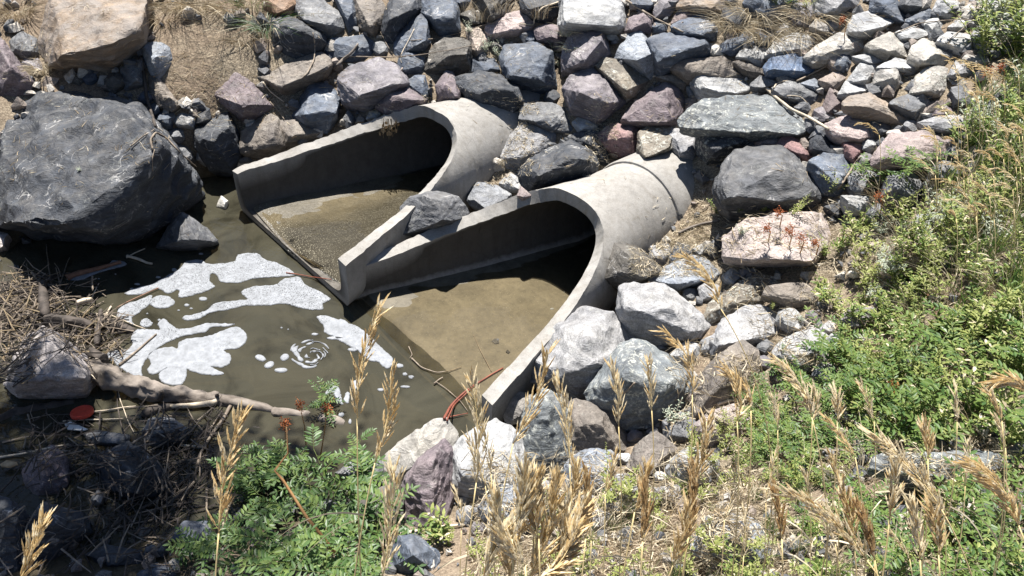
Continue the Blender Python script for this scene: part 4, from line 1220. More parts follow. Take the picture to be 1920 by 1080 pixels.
def make_rock(line, seed):
    tile, so, sr, colr, label = line.split('|')[:5]
    bulge = float(line.split('|')[5]) if line.count('|') > 4 else 0.6
    esc = float(line.split('|')[6]) if line.count('|') > 5 else 0
    P = px_of(tile, so)
    Rg = px_of(tile, sr) if sr else []
    A2 = np.array(P)
    c = A2.mean(0)
    ar0 = np.ptp(A2[:, 0]) * np.ptp(A2[:, 1])
    A2 = c + (A2 - c) * (esc or (1.15 if ar0 < 9000 else 1.08))
    P = [tuple(q) for q in A2]
    x, y = A2[:, 0], A2[:, 1]
    ar = 0.5 * abs(np.dot(x, np.roll(y, -1)) - np.dot(y, np.roll(x, -1)))
    c = A2.mean(0)
    cov = np.cov((A2 - c).T)
    minor = 2.0 * math.sqrt(max(1e-6, np.linalg.eigvalsh(cov)[0])) * 1.25
    cc = np.clip(c, [2, 2], [1918, 1078])
    hp, hn, t = bhit(GBVH, cc[0], cc[1])
    s = t / FPX
    size = math.sqrt(ar) * s
    mn = minor * s
    C = CAMP + ray(c[0], c[1]) * t + UPV * size * 0.10
    # bring the stone forward until the ground no longer swallows its outline
    need = []
    for (a, b) in P:
        a2, b2 = min(max(a, 2), 1918), min(max(b, 2), 1078)
        d = ray(a2, b2)
        tp_ = np.dot(C - CAMP, NSIL) / np.dot(d, NSIL)
        need.append(tp_ - bhit(GBVH, a2, b2)[2])
    q = float(np.quantile(need, 0.72))
    if q > 0:
        t2 = max(0.3, t - min(q, size * 0.55))
        C = C + ray(c[0], c[1]) * (t2 - t)
        t = t2
    rng = random.Random(seed)
    pts = []

    def onplane(px, py, off):
        d = ray(px, py)
        q = C + NSIL * off
        return CAMP + d * (np.dot(q - CAMP, NSIL) / np.dot(d, NSIL))
    n = len(P)
    for i, (a, b) in enumerate(P):
        pts.append(onplane(a, b, rng.uniform(-0.06, 0.06) * mn))
    if Rg:
        for (a, b) in Rg:
            pts.append(onplane(a, b, mn * bulge * rng.uniform(0.92, 1.08)))
        # the upper face stays a little domed
        rc = np.array(Rg).mean(0)
        up = np.array([p for p in P if p[1] < rc[1]] or P).mean(0)
        m = rc * 0.45 + up * 0.55
        pts.append(onplane(m[0], m[1], mn * bulge * 0.62))
    else:
        k0 = rng.random() * 6.28
        for k in range(3):
            an = k0 + k * 2.09 + rng.uniform(-0.4, 0.4)
            j = A2[int((an / 6.283 * n)) % n]
            m = c + (j - c) * rng.uniform(0.35, 0.62) + np.array([0, 0.05 * minor])
            pts.append(onplane(m[0], m[1], mn * rng.uniform(0.26, 0.5)))
    ctr = np.mean(pts[:n], 0)
    for p in pts[:n]:
        pts.append(ctr + (p - ctr) * 0.82 - NSIL * mn * 0.40 - UPV * 0.05 * mn)
    pts.append(ctr - NSIL * mn * 0.75 - UPV * 0.1 * mn)
    pts = [p - C for p in pts]
    target = max(0.0115, min(0.03, size / 26), 3.2 * t / 736.0 * 1.0)
    kind = KIND[colr]
    if 'veins' in label:
        kind = 'slate'
    if 'lichen' in label:
        kind = 'lichen'
    me = rough_rock('rock', pts, size, seed, target, M[kind], 1.3 if 'huge' in label else 1.0)
    nm = 'boulder' if size > 0.42 else ('stone' if size < 0.16 else 'rock')
    o = link(nm, me, loc=C)
    lab(o, label, nm, 'riprap rocks on the bank')
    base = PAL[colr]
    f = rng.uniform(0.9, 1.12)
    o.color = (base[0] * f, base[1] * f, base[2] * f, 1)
    vv = np.empty(len(me.vertices) * 3)
    me.vertices.foreach_get('co', vv)
    vv = vv.reshape(-1, 3) + C
    reg(vv.tolist(), [p.vertices[:] for p in me.polygons])
    ROCKPX.append((c[0], c[1], label))
    return o


for i, ln in enumerate(ROCKS.strip().split('\n')):
    make_rock(ln, 100 + i)

def rock_alias(x, y):
    near = sorted(ROCKPX, key=lambda t_: (t_[0] - x) ** 2 + (t_[1] - y) ** 2)[0][2]
    for w_ in (' in ', ' at ', ' on ', ' of ', ' behind ', ' beside ', ' with ', ' right ', ' left ', ' below ', ' above ', ' cut ', ' under ', ' just ', ' leaning ', ' standing ', ' near ', ' touching ', ' resting ', ' sitting ', ' against ', ' wedged ', ' partly ', ' showing ', ' tucked ', ' from ', ' joined ', ' covered ', ' crossed ', ' perched ', ' directly ', ' among ', ' deep ', ' beneath ', ' jammed ', ' half ', ' where ', ' filling '):
        near = near.split(w_)[0]
    return ' '.join(near.split()[:6])


# more riprap where the ground would show between the traced rocks
def gap_rocks():
    bv = BVHTree.FromPolygons(BV, BF)
    ng = len(GF)
    zones = [px_of('F', a) for a in ('560,-20 1960,-20 1960,60 1830,140 1800,330 1640,430 1560,400 1350,300 1250,250 960,200 700,190 560,230',
                                     '1180,460 1330,440 1450,520 1600,640 1560,720 1420,690 1300,820 1380,900 1130,1010 860,1000 850,900 960,800 1130,620',
                                     '360,200 560,230 420,290 330,330 260,180 60,140 0,150 0,60 60,60 260,140')]

    def inside(x, y, P):
        c = False
        for (x1, y1), (x2, y2) in zip(P, P[1:] + P[:1]):
            if (y1 > y) != (y2 > y) and x < (x2 - x1) * (y - y1) / (y2 - y1) + x1:
                c = not c
        return c
    st = 7
    xs, ys = np.arange(0, 1920, st), np.arange(0, 1080, st)
    free = np.zeros((len(ys), len(xs)), bool)
    zone = np.zeros((len(ys), len(xs)), bool)
    for j, y in enumerate(ys):
        for i, x in enumerate(xs):
            if not any(inside(x, y, Z) for Z in zones):
                continue
            zone[j, i] = True
            d = Vector(ray(x, y)).normalized()
            h = bv.ray_cast(Vector(CAMP), d, 40)
            free[j, i] = h[0] is not None and h[2] < ng
    occ = np.argwhere(~free) * st
    occ = occ[:, ::-1].astype(float)
    cand = np.argwhere(free)[:, ::-1] * st
    rng = random.Random(8)
    dist = np.array([np.sqrt(((occ - c_) ** 2).sum(1).min()) for c_ in cand]) if len(cand) else np.zeros(0)
    out = []
    names = {'D': 'dark', 'B': 'dark blue', 'G': 'grey', 'GP': 'mauve grey', 'GL': 'pale grey', 'L': 'pale', 'ND': 'dark brown'}
    for k in range(150):
        if not len(dist):
            break
        q = int(dist.argmax())
        r = dist[q]
        if r < 10:
            break
        cx_, cy_ = cand[q]
        r = min(r, 44)
        n = rng.randint(6, 8)
        a0 = rng.random() * 6.28
        el = rng.uniform(.75, 1.0)
        rot = rng.uniform(-.5, .5)
        pp = []
        for i in range(n):
            a = a0 + i * 6.283 / n + rng.uniform(-.25, .25)
            x, y = math.cos(a) * r * 1.28 * rng.uniform(.85, 1.1), math.sin(a) * r * 1.28 * el * rng.uniform(.85, 1.1)
            pp.append((cx_ + x * math.cos(rot) - y * math.sin(rot), cy_ + x * math.sin(rot) + y * math.cos(rot)))
        pale = cy_ > 420 or cx_ > 1450
        colr = rng.choice(['L', 'GL', 'GL', 'G', 'GP'] if pale else ['D', 'B', 'G', 'GP', 'ND', 'B'])
        nb = rock_alias(cx_, cy_)
        out.append('F|' + ' '.join('%.0f,%.0f' % t_ for t_ in pp) + '||' + colr + '|%s stone filling the gap next to the %s|0.6|1.0' % (names[colr], nb))
        keep = ((cand - np.array([cx_, cy_])) ** 2).sum(1) > (r * 1.15) ** 2
        dist = np.minimum(dist, np.maximum(0, np.sqrt(((cand - np.array([cx_, cy_])) ** 2).sum(1)) - r))[keep]
        cand = cand[keep]
    for i, ln in enumerate(out):
        make_rock(ln, 900 + i)
    return len(out)


print('gap rocks', gap_rocks())

# small broken stone filling the gaps
def rubble():
    rng = random.Random(5)
    shapes = []
    for k in range(14):
        pts = [Vector((rng.gauss(0, 1), rng.gauss(0, 1), rng.gauss(0, 0.7))).normalized() * rng.uniform(0.7, 1.1) for _ in range(11)]
        bm = bmesh.new()
        for p in pts:
            bm.verts.new(p)
        r = bmesh.ops.convex_hull(bm, input=bm.verts)
        for g in {g for g in r['geom_interior'] + r['geom_unused'] if isinstance(g, bmesh.types.BMVert)}:
            if g.is_valid:
                bm.verts.remove(g)
        bm.verts.ensure_lookup_table()
        bm.verts.index_update()
        shapes.append(([v.co.copy() for v in bm.verts], [[v.index for v in f.verts] for f in bm.faces]))
        bm.free()
    mbs = {'slate': MB(), 'pale': MB(), 'granite': MB()}
    n = 0
    while n < 2400:
        px, py = rng.uniform(-60, 1980), rng.uniform(-40, 1120)
        p, t = terr_hit(px, py)
        if p[2] < WZ + 0.04 or carve_test(np.array([p[0]]), np.array([p[1]]), np.array([p[2]]))[0]:
            continue
        if px < 480 and 40 < py < 190 and px > 300:
            continue
        n += 1
        r = rng.choice([0.010, 0.015, 0.02, 0.03, 0.04]) * (1.0 if py > 330 else 1.8)
        vs, fs = rng.choice(shapes)
        rot = Matrix.Rotation(rng.uniform(0, 6.28), 3, 'Z') @ Matrix.Rotation(rng.uniform(-0.6, 0.6), 3, 'X')
        z = float(terr(p[0], p[1])) - 0.06 + r * 0.3
        k = rng.choice(['slate', 'slate', 'pale', 'granite'])
        mbs[k].add([rot @ (v * r) + Vector((p[0], p[1], z)) for v in vs], fs)
    for k, mb in mbs.items():
        me = mb.mesh('rubble', M[k])
        o = link('rubble', me, kind='stuff', label={'slate': 'dark chips of stone in the gaps between rocks', 'pale': 'pale chips of stone in the gaps between rocks', 'granite': 'brownish chips of stone in the gaps between rocks'}[k])
        o.color = {'slate': (.09, .095, .105, 1), 'pale': (.34, .32, .29, 1), 'granite': (.2, .17, .15, 1)}[k]
        reg(mb.v, mb.f)


rubble()
BVH = BVHTree.FromPolygons(BV, BF)


def hit(px, py):
    return bhit(BVH, px, py)


# ---------------------------------------------------------------- foam
def smooth_loop(P, n=6):
    out = []
    N = len(P)
    for i in range(N):
        p0, p1, p2, p3 = (np.array(P[(i + k) % N]) for k in (-1, 0, 1, 2))
        for k in range(n):
            t = k / n
            out.append(0.5 * ((2 * p1) + (-p0 + p2) * t + (2 * p0 - 5 * p1 + 4 * p2 - p3) * t * t + (-p0 + 3 * p1 - 3 * p2 + p3) * t ** 3))
    return out


def foam_shape(mb, loop_px, holes, hv, thick=0.004, wob=0.006):
    pts = [at_z(p[0], p[1], WZ + 0.003) for p in loop_px]
    pts = [p + np.array([noise.noise(Vector(p) * 22) + .7 * noise.noise(Vector(p) * 75), noise.noise(Vector(p) * 22 + Vector((9, 3, 1))) + .7 * noise.noise(Vector(p) * 75 + Vector((2, 7, 1))), 0]) * wob for p in pts]
    c = np.mean(pts, 0)
    # rim at the water, slightly domed top made of an inset loop
    n = len(pts)
    ctr2 = c
    inner = []
    for i in range(n):
        t = pts[(i + 1) % n] - pts[i - 1]
        nn = np.array([-t[1], t[0], 0])
        l = np.linalg.norm(nn)
        nn = nn / l if l > 1e-9 else nn
        inner.append((pts[i], nn))
    ar = sum(pts[i][0] * pts[(i + 1) % n][1] - pts[(i + 1) % n][0] * pts[i][1] for i in range(n))
    sg = 1 if ar > 0 else -1
    ins = [p + nn * sg * min(0.008, thick) + np.array([0, 0, thick]) for p, nn in inner]
    b = len(mb.v)
    mb.v += [tuple(p) for p in pts] + [tuple(p) for p in ins]
    for i in range(n):
        j = (i + 1) % n
        f = (b + i, b + j, b + n + j, b + n + i)
        mb.f.append(f if sg > 0 else f[::-1])
    tri = tessellate_polygon([[Vector(p) for p in ins]])
    for t in tri:
        a, q, r = (ins[k] for k in t)
        up = np.cross(q - a, r - a)[2]
        t = t if up > 0 else t[::-1]
        mb.f.append(tuple(b + n + k for k in t))
    holes += [hv] * (2 * n)


def foam(tile, s, label, hv, wob=0.007):
    mb, holes = MB(), []
    foam_shape(mb, smooth_loop(px_of(tile, s), 14), holes, hv, wob=wob)
    finish_foam(mb, holes, label, 'foam_patch')


def finish_foam(mb, holes, label, nm):
    me = bpy.data.meshes.new(nm)
    me.from_pydata(mb.v, [], mb.f)
    me.materials.append(M['foam'])
    a = me.attributes.new('holes', 'FLOAT', 'POINT')
    a.data.foreach_set('value', holes)
    me.update()
    o = link(nm, me)
    lab(o, label, 'foam', 'white foam floating on the pool')


foam('T5', '700,572 770,540 850,520 920,482 1000,440 1030,405 1060,388 1130,382 1180,405 1250,402 1320,390 1345,352 1440,345 1490,378 1560,400 1640,440 1652,470 1560,478 1440,485 1340,510 1240,505 1225,470 1190,460 1180,500 1210,530 1150,560 1050,590 1005,590 1000,550 950,572 880,545 800,575',
     'long ragged foam patch nearest the far culvert mouth', 0.55)
foam('T5', '1030,702 1080,688 1150,670 1220,622 1330,612 1390,600 1360,565 1420,532 1540,522 1600,490 1680,478 1720,520 1800,560 1860,600 1820,625 1808,662 1700,655 1600,630 1480,640 1380,640 1270,665 1180,680 1120,710 1050,722',
     'foam tongue touching the near wing tip', 0.5)
foam('T5', '655,690 690,640 770,610 850,582 845,625 790,670 740,715 760,752 720,735 690,720 665,715', 'slanting foam strip at the left by a floating twig', 0.35)
foam('T5', '838,620 868,592 920,580 980,610 965,642 910,656 860,645', 'round speckled foam island in the middle of the pool', 0.5)
foam('T5', '783,738 800,716 830,712 856,738 838,758 802,760', 'small round foam island left of the foam spread', 0.45)
foam('T5', '600,905 640,893 720,882 745,850 735,820 760,778 820,770 895,775 888,745 905,722 930,716 960,740 1010,770 1080,762 1160,738 1240,738 1320,745 1280,757 1200,757 1150,790 1050,805 980,830 900,868 850,915 805,962 795,1010 800,1060 740,1030 690,1000 655,970 615,940',
     'swirling foam spread at the left edge above the driftwood log', 0.18)
foam('T5', '828,1002 850,965 832,930 850,900 900,880 960,872 1000,880 1005,845 1060,825 1130,818 1200,800 1280,770 1340,760 1382,795 1385,840 1335,880 1262,890 1298,918 1290,965 1240,988 1185,985 1258,1018 1210,1032 1150,1025 1085,1012 1050,1000 1046,1040 1015,1085 960,1085 905,1065 895,1020 940,988 880,1022 845,1022',
     'largest leaf shaped foam patch in front of the log', 0.08, 0.006)
foam('T7', '105,345 150,335 215,355 240,352 275,375 330,395 400,450 450,500 530,580 500,632 440,595 400,590 330,530 260,495 210,465 150,430 135,390', 'foam strip lying along the near culvert floor edge', 0.12)
foam('T7', '150,780 180,735 225,740 240,800 250,835 215,820 195,770', 'petal shaped foam piece beside the leafy sprig', 0.1)
foam('T7', '298,745 310,705 340,695 348,715 320,752', 'small foam fleck right of the leafy sprig', 0.1)
foam('T7', '255,800 268,762 290,780 285,815 268,832', 'small foam drop below the leafy sprig', 0.1)
FOAMDOTS = [('T5', 1142, 602, 27, 12), ('T5', 1050, 636, 15, 8), ('T5', 895, 720, 10, 6), ('T5', 1075, 655, 9, 5), ('T5', 1005, 665, 8, 4), ('T5', 775, 518, 17, 6),
            ('T5', 890, 480, 16, 6), ('T5', 742, 545, 12, 5), ('T5', 1130, 348, 14, 5), ('T5', 980, 438, 16, 9), ('T5', 828, 684, 6, 4), ('T5', 555, 488, 8, 4), ('T5', 650, 462, 6, 3),
            ('T7', 92, 440, 20, 7), ('T7', 570, 617, 22, 12), ('T7', 598, 664, 15, 9), ('T7', 632, 680, 16, 11), ('T7', 462, 752, 20, 11), ('T7', 600, 735, 28, 7), ('T7', 240, 892, 20, 12), ('T7', 288, 932, 10, 16),
            ('T7', 1424, 298, 12, 6), ('T7', 205, 462, 50, 9), ('T7', 305, 525, 28, 12), ('T7', 1198, 238, 8, 3), ('T7', 1494, 204, 5, 4), ('T5', 1583, 763, 6, 5), ('T5', 1620, 772, 5, 4)]
mb, hl = MB(), []
for (tl, x, y, rx, ry) in FOAMDOTS:
    ox, oy, k = TILES[tl]
    a0 = random.uniform(0, 6)
    foam_shape(mb, [(ox + (x + rx * math.cos(a) * random.uniform(0.8, 1.15)) / k, oy + (y + ry * math.sin(a) * random.uniform(0.8, 1.15)) / k) for a in np.linspace(0, 6.283, 11)[:-1]], hl, 0.15, 0.004, 0.002)
finish_foam(mb, hl, 'scattered tiny foam flecks drifting between the larger patches', 'foam_flecks')
bpy.data.objects['foam_flecks']['kind'] = 'stuff'
# the turning foam: short curved flakes in rings
mb, hl = MB(), []
rg = random.Random(4)
cx, cy = 1752.0, 318.0
for ring, (rr, cnt) in enumerate([(13, 2), (30, 3), (47, 4), (64, 5), (81, 6), (98, 6)]):
    for q in range(cnt):
        a0 = q * 6.283 / cnt + rg.uniform(-0.3, 0.3) + ring * 0.9
        if ring >= 4 and 0.5 < (a0 % 6.283) < 2.3 and rg.random() < 0.7:
            continue
        if rg.random() < .18:
            continue
        span = rg.uniform(0.4, 1.0) * 6.283 / cnt
        wd = rg.uniform(3.5, 7.0) * (1.5 if math.cos(a0) < 0 else 0.8)
        up, lo = [], []
        ph = rg.uniform(0, 6)
        for k in range(12):
            a = a0 + span * (k / 11 - 0.5)
            prof = math.sin(math.pi * (k + 0.5) / 12) ** 0.55 * (1 + .35 * math.sin(a * 7 + ph))
            r1 = rr + (a - a0) * 9 + 3 * math.sin(a * 5 + ph)
            for sgn, arr in ((1, up), (-1, lo)):
                r2 = r1 + sgn * wd * prof
                arr.append((0 + (cx + 9 * math.sin(r2 * .05) + math.cos(a) * r2 * 1.2) / 3, 560 + (cy + math.sin(a) * r2 * 0.82) / 3))
        foam_shape(mb, up + lo[::-1], hl, 0.05, 0.004, 0.002)
for (x, y, rx, ry, a) in [(1465, 333, 32, 18, 0.3), (1515, 372, 30, 17, -0.4), (1580, 402, 38, 14, 0.0), (1600, 330, 26, 20, -0.5)]:
    foam_shape(mb, [((x + rx * math.cos(t) * math.cos(a) - ry * math.sin(t) * math.sin(a)) / 3, 560 + (y + rx * math.cos(t) * math.sin(a) + ry * math.sin(t) * math.cos(a)) / 3) for t in np.linspace(0, 6.283, 13)[:-1]], hl, 0.05, 0.005, 0.004)
finish_foam(mb, hl, 'spiral of thin curved foam flakes turning in an eddy', 'foam_swirl')


# ---------------------------------------------------------------- wood
def polyline3(pp, lift, rad, sub=6):
    """pixel polyline laid on whatever lies there, without following every dip"""
    hs = [hit(*p) for p in pp]
    out = []
    for i in range(len(pp) - 1):
        for k in range(sub + (1 if i == len(pp) - 2 else 0)):
            t = k / sub
            p = (pp[i][0] * (1 - t) + pp[i + 1][0] * t, pp[i][1] * (1 - t) + pp[i + 1][1] * t)
            z = 1 / ((1 - t) / hs[i][2] + t / hs[i + 1][2])
            zh = hit(*p)[2]
            z = min(z, zh)
            d = ray(*p)
            q = CAMP + d * z
            out.append(q + VB * rad * 0.6 + UPV * lift)
    for _ in range(2):
        out = [out[0]] + [(out[i - 1] + out[i] * 2 + out[i + 1]) / 4 for i in range(1, len(out) - 1)] + [out[-1]]
    return out


def stick(tile, s, r0, r1, mat, label, nm='twig', lift=0.01, cat='stick', group='dead twigs and sticks', wob=0.004, n=6):
    pp = px_of(tile, s)
    pts = polyline3(pp, lift, max(r0, r1))
    N = len(pts)
    pts = [p + np.array([noise.noise(Vector(p) * 9), noise.noise(Vector(p) * 9 + Vector((4, 0, 0))), 0]) * wob for p in pts]
    rad = [(r0 + (r1 - r0) * i / (N - 1)) * (1 + 0.18 * noise.noise(Vector(pts[i]) * 25)) for i in range(N)]
    mb = MB()
    c = pts[N // 2]
    mb.tube([p - c for p in pts], rad, n)
    o = link(nm, mb.mesh(nm, M[mat], True), loc=c)
    lab(o, label, cat, group)
    return o


# driftwood log across the trickle
def log():
    pp = px_of('U3', '500,395 600,440 720,480 860,520 1000,545 1140,560 1220,572')
    rad = [0.062, 0.060, 0.056, 0.055, 0.050, 0.044, 0.040]
    zs = [0.20, 0.175, 0.15, 0.13, 0.115, 0.105, 0.10]
    pts = [at_z(p[0], p[1], z) for p, z in zip(pp, zs)]
    fine, fr = [], []
    for i in range(len(pts) - 1):
        for k in range(12):
            t = k / 12
            fine.append(pts[i] * (1 - t) + pts[i + 1] * t)
            fr.append(rad[i] * (1 - t) + rad[i + 1] * t)
    fine.append(pts[-1])
    fr.append(rad[-1])
    c = fine[len(fine) // 2]
    root = link('driftwood_log', None, loc=c)
    lab(root, 'grey bleached driftwood log lying across the trickle below the foam', 'log')

    def part(nm, P, R, mat, n=18):
        mb = MB()
        mb.tube([p - c for p in P], R, n)
        v2 = []
        for vi, v in enumerate(mb.v):
            p = Vector(v)
            ax_ = Vector(P[min(vi // n, len(P) - 1)] - c)
            rid = abs(noise.noise(Vector((math.cos(6.283 * (vi % n) / n) * 2.6, math.sin(6.283 * (vi % n) / n) * 2.6, vi // n * 0.09 * 12 / 6))))
            p = p + (p - ax_) * (rid * 0.55 - 0.12)
            q = Vector((p.x * 9, p.y * 9, p.z * 20))
            v2.append(p + Vector((noise.noise(q), noise.noise(q + Vector((3, 1, 2))), noise.noise(q + Vector((7, 7, 7))))) * 0.014 + Vector((0, 0, noise.noise(Vector((p.x * 60, p.y * 18, p.z * 60))) * 0.006)))
        mb.v = [tuple(v) for v in v2]
        link(nm, mb.mesh(nm, M[mat], True), root)
    part('trunk', fine, fr, 'wood_grey', 26)
    q2 = px_of('U3', '1215,572 1300,585 1400,598 1480,612 1550,625')
    part('split_end', [at_z(p[0], p[1], 0.10) for p in q2], [0.036, 0.034, 0.030, 0.026, 0.014], 'wood_grey', 12)
    q3 = px_of('U3', '1240,560 1190,590 1080,602 960,606')
    part('branch', [at_z(p[0], p[1], 0.115) for p in q3], [0.016, 0.018, 0.015, 0.010], 'twig_pale', 8)
    q4 = px_of('U3', '905,565 905,535 908,515')
    part('knot', [at_z(q4[0][0], q4[0][1], 0.15), at_z(q4[1][0], q4[1][1], 0.19), at_z(q4[2][0], q4[2][1], 0.215)], [0.016, 0.013, 0.008], 'wood_dark', 8)
    q5 = px_of('U3', '1210,560 1215,535 1225,528')
    part('knot', [at_z(q5[0][0], q5[0][1], 0.12), at_z(q5[1][0], q5[1][1], 0.15), at_z(q5[2][0], q5[2][1], 0.17)], [0.014, 0.012, 0.006], 'wood_grey', 8)
    # frayed butt
    mb = MB()
    for k in range(70):
        p = fine[0] + np.array([random.gauss(0, .03), random.gauss(0, .03), random.uniform(-.02, .06)])
        d = np.array([random.uniform(-1, 1.2), random.uniform(-1, .4), random.uniform(-.5, .6)])
        mb.tube([p - c, p + d * 0.03 - c, p + d * 0.07 - c + np.array([0, 0, -.02])], [0.003, 0.0022, 0.001], 3)
    link('frayed_fibre', mb.mesh('frayed_fibre', M['twig_pale']), root)
    for mo in root.children:
        if mo.type == 'MESH':
            reg([np.array(v.co) + c for v in mo.data.vertices], [p.vertices[:] for p in mo.data.polygons])


log()


def chunk(tile, s, r0, r1, mat, label, z=None, nm='log_piece'):
    """a short rotten log piece lying at height z"""
    pp = px_of(tile, s)
    pts = []
    for i, p in enumerate(pp):
        pts.append(at_z(p[0], p[1], z) if z is not None else np.array(hit(*p)[0]) + UPV * r0 * 0.5)
    fine = []
    for i in range(len(pts) - 1):
        for k in range(7):
            fine.append(pts[i] + (pts[i + 1] - pts[i]) * k / 7)
    fine.append(pts[-1])
    c = np.mean(fine, 0)
    N = len(fine)
    mb = MB()
    rr = [(r0 + (r1 - r0) * i / (N - 1)) * (0.55 if i in (0, N - 1) else 1) for i in range(N)]
    mb.tube([p - c for p in fine], rr, 12)
    v2 = []
    for v in mb.v:
        p = Vector(v)
        q = p * 16 + Vector(c) * 5
        v2.append(tuple(p + Vector((noise.noise(q), noise.noise(q + Vector((3, 1, 2))), noise.noise(q + Vector((7, 7, 7))))) * r0 * 0.42))
    mb.v = v2
    o = link(nm, mb.mesh(nm, M[mat], True), loc=c)
    o.data.set_sharp_from_angle(angle=math.radians(40))
    lab(o, label, 'log', 'rotten log pieces at the water edge')
    reg([np.array(v) + c for v in mb.v], mb.f)
    return o


chunk('U3', '250,120 330,115 430,130 520,150', 0.036, 0.03, 'wood_dark', 'charred looking log piece nearest the pinkish pointed rock', 0.17)
chunk('U3', '600,150 680,165 750,185', 0.045, 0.03, 'wood_dark', 'dark log lump with foam against its right end', 0.10)
chunk('U3', '255,95 245,20 240,-60 250,-90', 0.030, 0.026, 'wood_dark', 'upright dark stump among the reeds on the left', 0.18)
chunk('U3', '545,260 550,180 570,110 565,60', 0.019, 0.013, 'wood_dark', 'forked black branch standing by the left foam', 0.16, 'branch_piece')
chunk('U3', '500,310 550,330 590,350', 0.04, 0.035, 'wood_dark', 'brown wood lump touching the butt of the driftwood log', 0.17)
chunk('U3', '800,660 880,620 960,610 1060,600', 0.030, 0.018, 'wood_dark', 'knobbly dark wood just under the driftwood log', 0.10)
chunk('U3', '-20,690 90,640 200,620 330,600 430,575', 0.030, 0.024, 'wood_dark', 'mossy dark stick under the pinkish pointed rock', 0.085)
chunk('U3', '430,25 480,10 520,5', 0.020, 0.014, 'twig_pale', 'pale wood chip lying on the reed pile', 0.19, 'wood_chip')
chunk('U5', '200,255 320,265 450,275 540,285', 0.020, 0.012, 'brown_wood' if 'brown_wood' in M else 'wood_dark', 'brown sunken stick behind the leafy bush', 0.075)
chunk('U5', '590,195 660,200 740,225', 0.03, 0.022, 'wood_grey', 'grey wood piece under the orange seed pods', 0.09)
chunk('U5', '330,160 420,165 540,175', 0.03, 0.02, 'wood_grey', 'pale broken wood at the end of the driftwood log', 0.09)

